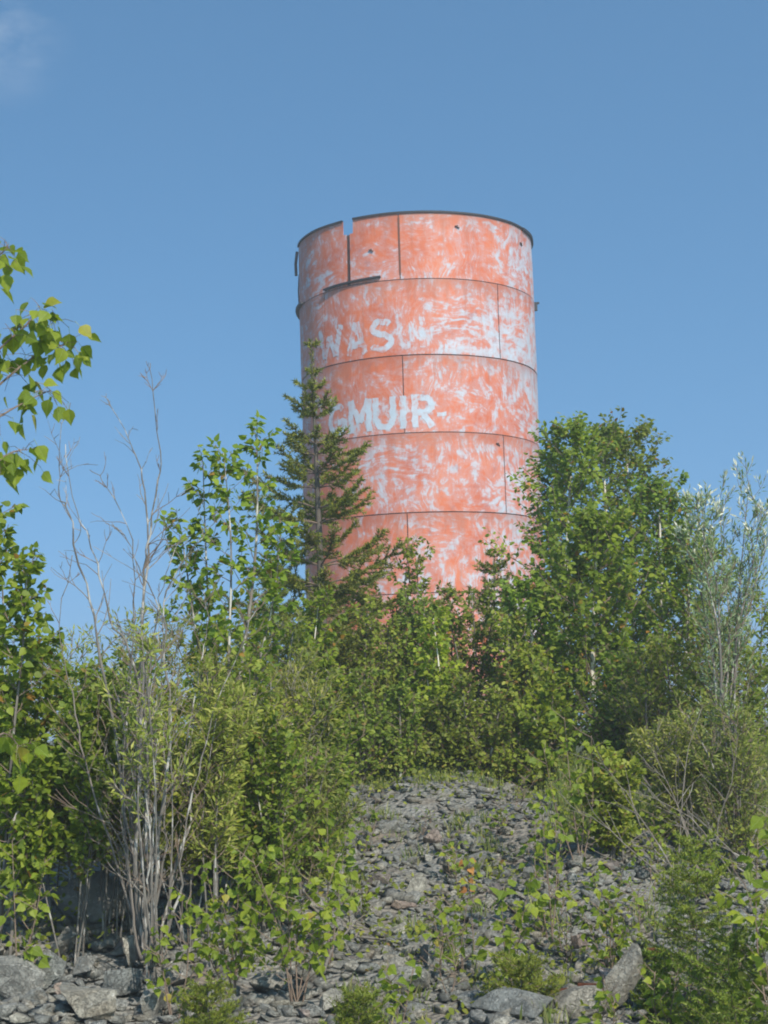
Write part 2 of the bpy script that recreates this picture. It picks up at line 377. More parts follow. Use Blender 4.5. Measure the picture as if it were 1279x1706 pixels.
# ------------------------------------------------------------------ the tower
TD, TR = 53.4, 3.80
c0 = at(691, 420, TD)
TX = c0.x
def ring_z(py): return at(697, py, TD - TR).z
ZR = [ring_z(353), ring_z(464), ring_z(591), ring_z(720.5), ring_z(853.5)]
dz = ZR[3] - ZR[4]
while ZR[-1] > 1.0: ZR.append(ZR[-1] - dz)
ZR[-1] = 1.2
tower = empty('steel_tower', (TX, TD, 0), 'tall round steel tower with flaking orange paint and pale lettering behind the trees', 'tower')
def rfun(th, z): return TR + .010 * math.sin(3 * th + z * .7) + .007 * math.sin(7 * th - 1.3 * z) + .004 * math.sin(17 * th + 2.1 * z)
def cyl(th, z, off=0.0):                  # th = 0 faces the camera, positive to the right
    r = rfun(th, z) + off
    return (r * math.sin(th), -r * math.cos(th), z)
def set_uv(o, uvs):
    me = o.data; ul = me.uv_layers.new(name='unrolled')
    vi = np.zeros(len(me.loops), dtype=np.int32); me.loops.foreach_get('vertex_index', vi)
    ul.data.foreach_set('uv', np.asarray(uvs, dtype=np.float32)[vi].ravel())
def sheet(name, th0, th1, z0, z1, mat, off=0, thick=.014, skip=None, nth=None, nz=8, parent=tower):
    nth = nth or max(2, int((th1 - th0) / R_(2.5)))
    ths = np.linspace(th0, th1, nth + 1); zs = np.linspace(z0, z1, nz + 1)
    v, uvs, f = [], [], []
    for o_ in (off, off - thick):
        for z in zs:
            for t in ths:
                v.append(cyl(t, z, o_)); uvs.append((t * TR, z))
    n = nth + 1; L = n * (nz + 1)
    for j in range(nz):
        for i in range(nth):
            a = j * n + i
            f.append((a, a + 1, a + n + 1, a + n)); f.append((L + a, L + a + n, L + a + n + 1, L + a + 1))
    def wall(A):                                   # edge strips on their own vertices, so that the face normals stay true
        m = len(A); k = len(v)
        for q in A: v.append(v[q]); uvs.append(uvs[q])
        for q in A: v.append(v[L + q]); uvs.append(uvs[L + q])
        for i in range(m - 1): f.append((k + i, k + i + 1, k + m + i + 1, k + m + i))
    wall(list(range(n))[::-1]); wall([nz * n + i for i in range(n)])
    wall([j * n for j in range(nz + 1)]); wall([j * n + nth for j in range(nz + 1)][::-1])
    o = mesh_obj(name, v, f, mat, parent, smooth=True)
    set_uv(o, uvs)
    o.data.polygons.foreach_set('use_smooth', np.array([k < 2 * nth * nz for k in range(len(f))]))
    return o
def X2T(px): return math.asin(max(-.999, min(.999, (px - 694) / 199.0)))
GAP = .016
for ci in range(len(ZR) - 1):
    z1, z0 = ZR[ci] - .016, ZR[ci + 1] + .016
    off = .012 if ci % 2 else 0.0
    s0 = R_(-8.5) if ci % 2 == 0 else R_(40)
    edges = [s0 + k * math.pi / 2 for k in range(-2, 3)]
    for k in range(4):
        a, b = edges[k] + GAP / TR, edges[k + 1] - GAP / TR
        slit = R_(-34.0)
        if ci == 0 and a < slit < b:
            za = ZR[0] - .44
            w1, w2 = .062 / TR, .185 / TR          # the slit and the wider notch at the rim
            sheet('plate', a, slit - w2, z0, z1, M['paint'], off)
            sheet('plate', slit - w2, slit - w1, z0, za, M['paint'], off, nth=2)
            sheet('plate', slit + w1, slit + w2, z0, za, M['paint'], off, nth=2)
            sheet('plate', slit + w2, b, z0, z1, M['paint'], off)
            sheet('backing_strip', slit - .11 / TR, slit + .11 / TR, z0, za - .01, M['brown_steel'], -.06, nth=3)
        else:
            sheet('plate', a, b, z0, z1, M['paint'], off)
        # butt strap behind the upright seam
        sheet('seam_strap', b - .06 / TR, b + GAP / TR + .06 / TR, z0 + .02, z1 - .02, M['brown_steel'], -.03, nth=2)
    if ci:
        sheet('seam_hoop', -math.pi, math.pi, ZR[ci] - .09, ZR[ci] + .09, M['brown_steel'], -.018, thick=.02, nth=120, nz=1)
# upright rust strap visible on the top course
sheet('seam_strap', R_(-8.9), R_(-8.0), ZR[1] + .15, ZR[0] - .15, M['rust'], .010, thick=.006, nth=2)
# the rim: angle ring with a flange, broken at the notch
def rim_piece(name, th0, th1, z, out, h, zt=0.0, mat='dark_steel'):
    n = max(3, int((th1 - th0) / R_(3)))
    v, f = [], []
    for i in range(n + 1):
        t = th0 + (th1 - th0) * i / n; zz = z + zt * (i / n - .5)
        for (o_, dz_) in ((-.03, 0), (out, 0), (out, -h), (-.03, -h)):
            v.append(cyl(t, zz + dz_, o_ + .006))
    for i in range(n):
        for k in range(4):
            k2 = (k + 1) % 4
            f.append((i * 4 + k, (i + 1) * 4 + k, (i + 1) * 4 + k2, i * 4 + k2))
    f.append((0, 1, 2, 3)); f.append(tuple(n * 4 + k for k in (3, 2, 1, 0)))
    return mesh_obj(name, v, f, M[mat], tower)
zr = ZR[0] + .03
rim_piece('rim_angle', R_(-83), R_(-36.9), zr, .045, .055)
rim_piece('rim_angle', R_(-31.1), R_(62), zr, .045, .055)
rim_piece('rim_angle', R_(62.2), R_(160), zr + .002, .07, .085)
rim_piece('rim_angle', R_(160.2), R_(240), zr, .045, .055)
# remains of the stiffener hoop under the top course
rim_piece('stiffener_angle', R_(-49), R_(-17.5), ZR[1] + .12, .11, .05, .06)
rim_piece('stiffener_angle', R_(-112), R_(-71), ZR[1] + .02, .13, .06, .05)
# loose strip hanging off the left edge, small brackets
mb = MB()
for a_, b_, rr in (((-.99, 0, -.15), (-1.0, 0, -.95), .05), ((-.975, 0, -.9), (-.98, 0, -2.0), .022)):
    p1 = Vector((a_[0] * TR * 1.02, -.4, ZR[0] + a_[2])); p2 = Vector((b_[0] * TR * 1.02, -.4, ZR[0] + b_[2]))
    mb.tube([p1, (p1 + p2) / 2 + Vector((-.03, 0, 0)), p2], rr, 5)
mb.build('hanging_strip', M['dark_steel'], tower)
mb = MB(); c_ = Vector(cyl(R_(86), ZR[1] - .1, .05)); mb.box(c_, (.10, .12, .22)); mb.box(c_ + Vector((.02, 0, .14)), (.2, .1, .05)); mb.build('bracket', M['dark_steel'], tower)
for px_, z_ in ((758, ZR[0] - .45), (866, ZR[0] - .55), (620, ZR[0] - 1.1), (812, ZR[4] + 2.1)):
    mb = MB(); t_ = X2T(px_); c_ = Vector(cyl(t_, z_, .03)); rr = Matrix.Rotation(t_, 3, 'Z') @ Matrix.Rotation(R_(25), 3, 'Y')
    mb.box(c_, (.15, .035, .035), rr); mb.box(c_ + Vector((0, 0, .025)), (.035, .05, .05), rr); mb.build('lug', M['brown_steel'], tower)

# lettering, one mesh per painted letter
def arc(cx, cy, rx, ry, a0, a1, n=10): return [(cx + rx * math.cos(R_(a0 + (a1 - a0) * i / n)), cy + ry * math.sin(R_(a0 + (a1 - a0) * i / n))) for i in range(n + 1)]
GL = {
 'W': (1.0, [[(.08, 1), (.28, .08)], [(.28, .08), (.5, .72)], [(.5, .72), (.72, .08)], [(.72, .08), (.92, 1)]]),
 'A': (.85, [[(.08, 0), (.42, .98)], [(.42, .98), (.77, 0)], [(.22, .3), (.62, .3)]]),
 'S': (.75, [arc(.38, .73, .27, .19, 25, 270, 12) + arc(.38, .30, .29, .22, 90, -160, 12)]),
 'G': (.8, [arc(.42, .5, .32, .42, 45, 330, 16), [(.42, .42), (.74, .42), (.74, .18)]]),
 'M': (.95, [[(.1, 0), (.1, 1)], [(.1, 1), (.475, .3)], [(.475, .3), (.85, 1)], [(.85, 1), (.85, 0)]]),
 'U': (.8, [[(.1, 1), (.1, .4)] + arc(.4, .36, .3, .28, 180, 360, 10) + [(.7, .4), (.7, 1)]]),
 'I': (.3, [[(.15, 0), (.15, 1)]]),
 'R': (.78, [[(.1, 0), (.1, 1)], [(.1, .9), (.4, .9)] + arc(.42, .68, .25, .22, 90, -90, 8) + [(.1, .46)], [(.38, .44), (.68, 0)]]),
 '-': (.4, [[(.05, .5), (.38, .5)]]),
}
def letter(ch, px0, px1, zb, h, lift_=.005, sw=.19, mat='lettering'):
    w, strokes = GL[ch]
    u0, u1 = X2T(px0) * TR, X2T(px1) * TR
    sx_ = (u1 - u0) / w
    v, uvs, f = [], [], []
    for si, st in enumerate(strokes):
        P = [Vector((u0 + x * sx_, zb + y * h)) for x, y in st]
        Q = [P[0]]
        for a, b in zip(P, P[1:]):
            k = max(1, int((b - a).length / .1))
            Q += [a + (b - a) * (i / k) for i in range(1, k + 1)]
        n = len(Q); b0 = len(v)
        for i, q in enumerate(Q):
            t = (Q[min(i + 1, n - 1)] - Q[max(i - 1, 0)]).normalized(); nn = Vector((-t.y, t.x))
            for s in (-.5, 0, .5):
                wv = sw * h * (1 + .10 * math.sin(i * 2.3 + s * 5 + si))
                pt = q + nn * (wv * s + .018 * math.sin(i * 1.7 + si * 2.1 + px0))
                v.append(cyl(pt.x / TR, pt.y, lift_ + .0012 * si)); uvs.append((pt.x, pt.y))
        for i in range(n - 1):
            for k in (0, 1):
                a = b0 + i * 3 + k; f.append((a, a + 3, a + 4, a + 1))
    o = mesh_obj('letter', v, f, M[mat], tower); set_uv(o, uvs)
    o['label'] = 'worn pale letter ' + ('dash' if ch == '-' else ch)
H1 = 1.02
for ch, a, b, dzb in (('W', 531, 572, .18), ('A', 577, 610, .17), ('S', 613, 652, .16)):
    letter(ch, a, b, ZR[2] + dzb, H1, .017)
for ch, a, b, dzb in (('G', 543, 573, .14), ('M', 577, 613, .14), ('U', 616, 652, .14), ('I', 655, 671, .14), ('R', 677, 713, .16)):
    letter(ch, a, b, ZR[3] + dzb, 1.0)
letter('U', 658, 684, ZR[2] + .2, .85, .017, mat='ghost_lettering'); letter('I', 690, 704, ZR[2] + .22, .95, .017, mat='ghost_lettering')
letter('-', 714, 732, ZR[3] + .05, 1.0, sw=.12)

# ------------------------------------------------------------------ leaf and plant builders
def leaf_template(kind):
    if kind == 'heart':    # ovate with a pointed tip, folded on the midrib, length 1
        L = [(0, 0, 0), (-.30, .10, .05), (-.42, .34, .08), (-.27, .68, .03), (0, 1.05, -.10), (.27, .68, .03), (.42, .34, .08), (.30, .10, .05), (0, .42, 0)]
        F = [(0, 8, 2, 1), (8, 4, 3, 2), (8, 6, 5, 4), (0, 7, 6, 8)]
        tri = [(0, 8, 1), (8, 2, 1), (8, 3, 2), (8, 4, 3), (8, 5, 4), (8, 6, 5), (8, 7, 6), (8, 0, 7)]
    elif kind == 'oval':
        L = [(0, 0, 0), (-.32, .35, .06), (-.24, .75, .02), (0, 1, -.06), (.24, .75, .02), (.32, .35, .06), (0, .5, 0)]
        tri = [(0, 6, 1), (6, 2, 1), (6, 3, 2), (6, 4, 3), (6, 5, 4), (6, 0, 5)]
    else:                  # narrow willow leaf
        L = [(0, 0, 0), (-.13, .4, .03), (0, 1, -.05), (.13, .4, .03), (0, .45, 0)]
        tri = [(0, 4, 1), (4, 2, 1), (4, 3, 2), (4, 0, 3)]
    return np.array(L, float), np.array(tri, int)
TPL = {k: leaf_template(k) for k in ('heart', 'oval', 'narrow')}
def frames(axis, nrm):
    axis = axis / np.linalg.norm(axis, axis=1, keepdims=True)
    x = np.cross(axis, nrm); x /= np.linalg.norm(x, axis=1, keepdims=True) + 1e-9
    z = np.cross(x, axis)
    return np.stack([x, axis, z], -1)       # columns
def leaves_mesh(name, pos, axis, nrm, size, kind, mat, parent, origin):
    pos = np.asarray(pos, float).reshape(-1, 3)
    if len(pos) == 0: return None
    T, F = TPL[kind]
    Rm = frames(np.asarray(axis, float), np.asarray(nrm, float))
    V = np.einsum('nij,kj->nki', Rm, T) * np.asarray(size, float)[:, None, None] + (pos - np.array(origin))[:, None, :]
    f = (F[None] + (np.arange(len(pos)) * len(T))[:, None, None]).reshape(-1, 3)
    o = mesh_obj(name, V.reshape(-1, 3), f, mat, parent)
    return tag(o, kind='stuff')
def rich_leaf(variant):
    """near leaf: toothed heart outline, folded and curled, on a short stalk"""
    rng = random.Random(900 + variant); L = [(0, 0, 0)]; n = 7; fold = (.10, .18, .04)[variant]; curl = (-.16, -.05, -.30)[variant]
    prof = [(.06, .14), (.14, .33), (.28, .43), (.45, .41), (.62, .30), (.78, .17), (.90, .07)]
    left = [(-w * (1 + (.07 if i % 2 else -.04)) * rng.uniform(.93, 1.05), y, fold * w * 2 + curl * y * y) for i, (y, w) in enumerate(prof)]
    right = [(w * (1 + (-.04 if i % 2 else .07)) * rng.uniform(.93, 1.05), y, fold * w * 2 + curl * y * y) for i, (y, w) in enumerate(prof)]
    rib = [(0, y, curl * y * y) for y, w in prof]; tip = (rng.uniform(-.03, .03), 1.06, curl * 1.12)
    L += left + rib + right + [tip]; T = 1 + 3 * n; F = [(0, 1 + n, 1), (0, 1 + 2 * n, 1 + n)]
    for i in range(n - 1):
        a, b, c = 1 + i, 1 + n + i, 1 + 2 * n + i; F += [(a, b, b + 1, a + 1), (b, c, c + 1, b + 1)]
    F += [(n, 2 * n, T), (2 * n, 3 * n, T)]
    k = len(L); L += [(-.012, .02, 0), (.012, .02, 0), (.012, -.42, .06), (-.012, -.42, .06)]; F.append((k, k + 1, k + 2, k + 3))
    return L, F
LEAFME = {}
def single_leaf(kind, mat, variant=0):
    k = (kind, mat.name, variant)
    if k not in LEAFME:
        T, F = rich_leaf(variant) if kind == 'heart' else TPL[kind]
        me = mesh_data('leaf', T, [tuple(int(i) for i in q) for q in F]); me.materials.append(mat); LEAFME[k] = me
    return LEAFME[k]
def leaves_objects(pos, axis, nrm, size, kind, mat, parent, origin):
    mes = [single_leaf(kind, mat, q) for q in range(3)]
    Rm = frames(np.asarray(axis, float), np.asarray(nrm, float))
    for q, (p, r, s) in enumerate(zip(pos, Rm, size)):
        o = bpy.data.objects.new('leaf', mes[(q * 7) % 3]); COL.objects.link(o); o.parent = parent
        o.matrix_local = Matrix.Translation(Vector(p) - Vector(origin)) @ Matrix(r.tolist()).to_4x4() @ Matrix.Scale(float(s), 4)
SUNV = np.array(ts)
class Leafer:
    def __init__(s, rng): s.p = []; s.a = []; s.n = []; s.s = []; s.rng = rng
    def put(s, pos, d, size, droop=.55, spread=.7):
        r = s.rng
        rd = np.array([r.gauss(0, 1), r.gauss(0, 1), r.gauss(0, .8)])
        ax = np.array(d) * .6 + rd * spread * .7 + np.array([0, 0, -droop])
        ax /= np.linalg.norm(ax) + 1e-9
        pos = np.array(pos) + ax * size * .35
        nr = np.array([r.gauss(0, .55), r.gauss(0, .55) - .42, .72]) 
        s.p.append(pos); s.a.append(ax); s.n.append(nr); s.s.append(size * r.uniform(.7, 1.2))
def polyline(P, n):
    P = [Vector(p) for p in P]
    if len(P) == 2: return [P[0].lerp(P[1], i / n) for i in range(n + 1)]
    out = []
    m = len(P) - 1
    for i in range(n + 1):
        t = i / n * m; k = min(int(t), m - 1); u = t - k
        p0 = P[max(k - 1, 0)]; p1 = P[k]; p2 = P[k + 1]; p3 = P[min(k + 2, m)]
        out.append(.5 * ((2 * p1) + (p2 - p0) * u + (2 * p0 - 5 * p1 + 4 * p2 - p3) * u * u + (3 * p1 - p0 - 3 * p2 + p3) * u ** 3))
    return out
def shoot(rng, start, direction, length, up=.35, wig=.12, n=5):
    """a bending twig as a list of points"""
    P = [Vector(start)]; d = Vector(direction).normalized()
    for i in range(n):
        d = (d + Vector((rng.gauss(0, wig), rng.gauss(0, wig), rng.gauss(0, wig) + up / n))).normalized()
        P.append(P[-1] + d * (length / n))
    return P
def woody(name, label, cat, base, stems, rng, leaf='heart', lmat='poplar', bark='bark', twig='twig', lsize=.06,
          prof=None, t0=.25, nbr=30, blen=.6, lpb=10, sub=2, up=.45, single=False, group=None, droop=.5, stemname='trunk', tipmat=None, thick=1.0, angle=.55, leafcap=None, bands=None):
    """stems: list of (points, r0). Side branches follow prof(t) * blen; leaves along branches and twigs."""
    root = empty(name, base, label, cat, group)
    bm_ = MB(); lf = Leafer(rng); tip = Leafer(rng)
    for pts, r0 in stems:
        n = 14; Q = polyline(pts, n)
        s = MB(); s.tube([q for q in Q], [max(r0 * (1 - .85 * i / n), .003) for i in range(n + 1)], 7)
        s.build(stemname, M[bark], root, True, base)
        ga = rng.random() * 6.28
        for b in range(nbr):
            t = t0 + (1 - t0) * ((b + rng.random()) / nbr)
            k = min(int(t * n), n - 1); p = Q[k].lerp(Q[k + 1], t * n - k); ax = (Q[k + 1] - Q[k]).normalized()
            ga += 2.4 + rng.gauss(0, .3)
            L = blen * (prof(t) if prof else 1) * rng.uniform(.65, 1.2)
            if L < .03: continue
            side = Vector((math.cos(ga), math.sin(ga), 0))
            d = (side * math.cos(angle) + ax * math.sin(angle)).normalized()
            B = shoot(rng, p, d, L, up, .10)
            bm_.tube(B, [max(r0 * .32 * thick * (1 - .75 * i / 5) * (1 - .6 * t), .0022) for i in range(6)], 4, False)
            twigs = [(B, lpb)]
            for q in range(sub):
                i0 = rng.randrange(1, 4)
                dd = (B[i0 + 1] - B[i0]).normalized() + Vector((rng.gauss(0, .6), rng.gauss(0, .6), rng.gauss(.1, .4)))
                Tw = shoot(rng, B[i0], dd, L * rng.uniform(.3, .55), up, .14, 4)
                bm_.tube(Tw, [.0028, .0025, .0022, .002, .0018], 3, False); twigs.append((Tw, max(2, int(lpb * .6))))
            for Tw, cnt in twigs:
                m = len(Tw) - 1
                for j in range(cnt):
                    u = (.15 + .85 * (j + rng.random()) / cnt) * m; kk = min(int(u), m - 1)
                    pp = Tw[kk].lerp(Tw[kk + 1], u - kk); dd = (Tw[kk + 1] - Tw[kk]).normalized()
                    tgt = tip if (tipmat and t > .72 and j >= cnt - 3) else lf
                    tgt.put(pp, dd + side * .2, lsize, droop if tgt is lf else -.5)
    if bm_.n: tag(bm_.build('branches', M[twig], root, False, base), kind='stuff')
    if leafcap and len(lf.p) > leafcap:
        idx = sorted(rng.sample(range(len(lf.p)), leafcap))
        lf.p, lf.a, lf.n, lf.s = ([q[i] for i in idx] for q in (lf.p, lf.a, lf.n, lf.s))
    if single: leaves_objects(lf.p, lf.a, lf.n, lf.s, leaf, M[lmat], root, base)
    else: leaves_mesh('crown', lf.p, lf.a, lf.n, lf.s, leaf, M[lmat], root, base)
    if tipmat and tip.p: leaves_mesh('catkin_tips', tip.p, tip.a, tip.n, tip.s, leaf, M[tipmat], root, base)
    return root
def conifer(name, label, base, top, radius, rng, nwh=24, per=5, mat='needle', nlen=.017, dens=1.0, prof=None, bark='bark', t0=.1, droop=.25, r0=None, group=None, tuft=1.0):
    root = empty(name, base, label, 'spruce', group)
    base = Vector(base); top = Vector(top); H = (top - base).length; ax = (top - base).normalized()
    r0 = r0 or H * .012
    tr = MB(); tr.tube([base.lerp(top, i / 10) for i in range(11)], [r0 * (1 - .92 * i / 10) for i in range(11)], 7); tr.build('trunk', M[bark], root, True, base)
    bm_ = MB(); pos, axs, siz = [], [], []
    def needles(P, step):
        for a, b in zip(P, P[1:]):
            L = (b - a).length; d = (b - a).normalized(); k = max(1, int(L / step))
            for i in range(k):
                q = a.lerp(b, (i + rng.random()) / k)
                rv = Vector((rng.gauss(0, 1), rng.gauss(0, 1), rng.gauss(.25, 1))); rv -= d * rv.dot(d)
                if rv.length < 1e-3: continue
                nd = (rv.normalized() * .85 + d * .6).normalized()
                pos.append(tuple(q)); axs.append(tuple(nd)); siz.append(nlen * rng.uniform(.75, 1.25))
    step = .0030 / dens
    ga = 0
    for w in range(nwh):
        t = t0 + (1 - t0) * (w + rng.random() * .6) / nwh
        p = base.lerp(top, t)
        R = radius * (prof(t) if prof else (1 - t) ** .85)
        for k in range(per):
            ga += 6.283 / per + rng.gauss(0, .35)
            L = R * rng.uniform(.6, 1.15)
            if L < nlen * 1.5: continue
            d = Vector((math.cos(ga), math.sin(ga), .35 * t - droop * (1 - t) + rng.gauss(.12, .12))).normalized()
            n = 6; B = [p]
            for i in range(n):
                d = (d + Vector((0, 0, -.05 if i < 2 else .13)) + Vector((rng.gauss(0, .04), rng.gauss(0, .04), 0))).normalized(); B.append(B[-1] + d * (L / n))
            bm_.tube(B, [max(.0025, r0 * .22 * (1 - .8 * i / n) * (1 - .6 * t)) for i in range(n + 1)], 4, False)
            needles(B[2:] if L > .3 else B, step)
            nt_ = int(4 + L * 17 * tuft)
            for j in range(nt_):
                u = .22 + .75 * (j + rng.random()) / nt_; kk = min(int(u * n), n - 1); q = B[kk].lerp(B[kk + 1], u * n - kk)
                dd = (B[kk + 1] - B[kk]).normalized(); sd = dd.cross(Vector((0, 0, 1))) * (1 if j % 2 else -1)
                td = (dd * .75 + sd * .75 + Vector((0, 0, rng.gauss(-.12, .25)))).normalized()
                TL = L * rng.uniform(.16, .42) * (1.2 - u)
                if TL < .02: TL = .02
                TL += .025
                Tw = shoot(rng, q, td, TL, .08, .07, 3)
                needles(Tw, step)
                if TL > .1: bm_.tube(Tw, [.003, .0026, .0022, .002], 3, False)
    needles([base.lerp(top, .9), top], step * .6)
    tag(bm_.build('branches', M['twig'], root, False, base), kind='stuff')
    pos, axs, siz = np.array(pos), np.array(axs), np.array(siz)
    nr = np.random.default_rng(rng.randrange(9999)); jit = nr.normal(size=pos.shape)
    sd = np.cross(axs, jit); sd /= np.linalg.norm(sd, axis=1, keepdims=True) + 1e-9
    w = .15
    o = np.array(base)
    V = np.stack([pos - sd * siz[:, None] * w, pos + sd * siz[:, None] * w, pos + axs * siz[:, None]], 1) - o
    tag(mesh_obj('needles', V.reshape(-1, 3), np.arange(len(pos) * 3).reshape(-1, 3), M[mat], root), kind='stuff')
    return root


# ------------------------------------------------------------------ trees behind the rubble slope
def stem(pxs, d0, d1=None, base=None):
    """image polyline from base upwards -> points at distances running from d0 to d1"""
    d1 = d1 or d0; n = len(pxs)
    P = [at(x, y, d0 + (d1 - d0) * i / max(1, n - 1)) for i, (x, y) in enumerate(pxs)]
    if base is not None: P = [Vector(base)] + P
    return P
def on_ground(px, d):
    p = base_at(px, d); p.z -= .03; return p

# main spruce
rng = random.Random(11)
D = 19.5; b_ = on_ground(553, D)
conifer('spruce_tree', 'tall ragged dark spruce standing in front of the left edge of the tower', b_, at(518, 566, D), 2.0, rng, nwh=22, per=5, nlen=.050, dens=.58,
        prof=lambda t: (.03 + .97 * (1 - t) ** 1.0) * rng.uniform(.45, 1.3), bark='bark_dark', t0=.10, droop=.02, r0=.075)
# lesser conifers before the tower foot
for (px, tp, d, rad, lab, sd) in (
        (823, 915, 20.5, .85, 'small bushy spruce below the right half of the tower', 3),
        (455, 955, 18.5, .95, 'squat dark spruce hidden among leaves left of the tall ragged spruce', 6)):
    rng = random.Random(sd); b_ = on_ground(px + 8, d)
    conifer('young_spruce', lab, b_, at(px, tp, d), rad, rng, nwh=20, per=6, nlen=.040, dens=.5, prof=lambda t: (.1 + .9 * (1 - t) ** .75), t0=.05, droop=.1, group='spruces before the tower')

# leafy crowd on the right: birches and poplars
def crown_prof(t): return max(.15, math.sin(math.pi * min(1, (t * .86 + .14))) ** .7)
def taper_prof(t): return .25 + .95 * (1 - t)
BT = [  # px base, px top, py top, d, blen, nbr, lsize, material, label, seed
    (962, 955, 722, 20.0, .95, 46, .068, 'birch', 'leafy birch with a pointed top just right of the tower', 21),
    (1050, 1042, 738, 22.0, 1.15, 52, .066, 'birch', 'tallest broad birch crown between the tower and the silvery willow', 22),
    (918, 922, 770, 21.0, .65, 34, .066, 'birch', 'young birch overlapping the right edge of the tower', 23),
    (1010, 1003, 728, 21.4, .9, 44, .064, 'birch', 'birch filling the rounded crown between its two tall neighbours', 20),
    (1105, 1098, 825, 20.5, .95, 40, .066, 'birch', 'rounded birch on the right shoulder of the birch crowd', 24),
    (1000, 995, 890, 18.6, 1.0, 36, .070, 'poplar', 'bright green young poplar at the foot of the birch crowd', 25),
    (888, 880, 990, 18.8, .65, 28, .066, 'birch', 'low birch below the right edge of the tower', 26),
    (1140, 1150, 905, 19.4, .85, 34, .064, 'birch', 'low birch between the birch crowd and the silvery willow', 27),
]
for (pb, pt, py, d, bl, nb, ls, lm, lab, sd) in BT:
    rng = random.Random(sd); b_ = on_ground(pb, d); top = at(pt, py, d)
    mid = b_.lerp(top, .5) + Vector((rng.uniform(-.12, .12), rng.uniform(-.1, .1), 0))
    woody('birch_tree' if lm == 'birch' else 'poplar_tree', lab, 'tree', b_, [([b_, mid, top], .045)], rng, 'heart' if lm == 'poplar' else 'oval', lm, 'bark_birch', 'twig', ls,
          prof=lambda t: .35 + .9 * math.sin(math.pi * min(1, .22 + .78 * t) ** 1.1) ** .9 * (1 - .25 * t), t0=.10, nbr=int(nb * 1.4), blen=bl, lpb=27, sub=4, up=.55, group='leafy trees right of the tower')
# middle thicket
MT = [
    (676, 682, 905, 19.6, .55, 26, .055, 'alder', 'thin leafy top reaching the lowest visible seam of the tower', 30),
    (745, 748, 985, 20.2, .5, 22, .055, 'alder', 'sparse alder before the bare tower foot', 29),
    (600, 596, 965, 21.0, .6, 26, .055, 'alder', 'alder behind the right boughs of the tall ragged spruce', 28),
    (690, 688, 1000, 19.2, .75, 30, .055, 'alder', 'leafy alder rising under the tower lettering', 31),
    (618, 612, 1008, 18.8, .62, 26, .055, 'alder', 'leafy alder right beside the trunk of the tall ragged spruce', 32),
    (735, 722, 1030, 18.2, .62, 26, .058, 'poplar', 'thin poplar with a bare pale lower stem below the tower centre', 33),
    (790, 786, 992, 19.5, .72, 30, .058, 'alder', 'dense alder in front of the small bushy spruce', 34),
    (850, 845, 1040, 18.4, .62, 28, .060, 'alder', 'alder shrub left of the birch crowd base', 35),
    (600, 596, 1130, 17.6, .6, 24, .052, 'alder', 'low alder left of the rubble slope top', 36),
    (668, 664, 1150, 17.7, .55, 24, .052, 'alder', 'low alder standing at the top of the rubble slope', 37),
    (775, 770, 1140, 17.6, .55, 24, .055, 'alder', 'low alder at the middle of the rubble slope top edge', 38),
    (832, 836, 1165, 17.5, .5, 22, .055, 'alder', 'low alder beside the grassy top edge of the slope', 39),
    (540, 530, 1010, 17.8, .72, 30, .060, 'poplar', 'leafy poplar low in front of the tall ragged spruce trunk', 40),
    (640, 640, 1060, 24.0, 1.0, 34, .06, 'birch', 'birch half hidden behind the low alders', 41),
    (930, 925, 1120, 17.4, .6, 24, .058, 'poplar', 'low poplar shrub at the right of the slope top', 42),
    (1040, 1042, 1110, 17.6, .8, 30, .058, 'birch', 'dark shaded birch shrub under the birch crowd', 43),
    (1110, 1110, 1090, 16.8, .8, 30, .055, 'alder', 'alder shrub under the right birches', 44),
    (1200, 1205, 1040, 17.5, .9, 32, .055, 'alder', 'alder shrub under the silvery willow', 45),
    (1268, 1270, 1000, 18.5, .9, 32, .055, 'alder', 'alder shrub at the right picture edge behind the willow', 46),
]
for (pb, pt, py, d, bl, nb, ls, lm, lab, sd) in MT:
    rng = random.Random(sd); b_ = on_ground(pb, d); top = at(pt, py, d)
    st = []
    for k in range(3):
        t2 = top + Vector((rng.uniform(-.45, .45) * bl, rng.uniform(-.3, .3), -k * rng.uniform(.1, .35))) if k else top
        st.append(([b_ + Vector((rng.uniform(-.08, .08), rng.uniform(-.08, .08), 0)), b_.lerp(t2, .5) + Vector((rng.uniform(-.1, .1), 0, 0)), t2], .022))
    woody('alder_shrub' if lm == 'alder' else ('poplar_sapling' if lm == 'poplar' else 'birch_shrub'), lab, 'shrub', b_, st, rng, 'oval' if lm != 'poplar' else 'heart', lm, 'bark_birch' if lm != 'alder' else 'bark', 'twig', ls,
          prof=lambda t: .45 + .75 * (1 - t), t0=.08, nbr=nb, blen=bl * .8, lpb=13, sub=3, up=.5, group='thicket at the top of the slope', stemname='stem')
# silvery willow on the far right
rng = random.Random(51); D = 15.5; b_ = on_ground(1215, D)
st = []
for pts in ([(1200, 1080), (1190, 950), (1152, 840)], [(1215, 1060), (1205, 950), (1198, 835)], [(1225, 1060), (1235, 940), (1248, 800)],
            [(1230, 1080), (1262, 960), (1288, 860)], [(1190, 1120), (1165, 980), (1143, 905)], [(1225, 1090), (1250, 960), (1270, 845)], [(1200, 1090), (1178, 960), (1170, 850)]):
    st.append((stem(pts, D - .3 + rng.random() * .6, base=b_ + Vector((rng.uniform(-.12, .12), rng.uniform(-.12, .12), 0))), .014))
woody('silvery_willow', 'silvery willow with pale shoot tips against the sky at right', 'willow', b_, st, rng, 'narrow', 'silver', 'bark', 'twig', .062,
      prof=lambda t: .6 + .5 * (1 - t), t0=.14, nbr=22, blen=.42, lpb=13, sub=2, up=.9, droop=-.15, stemname='stem', tipmat='silver_tip', angle=.8)
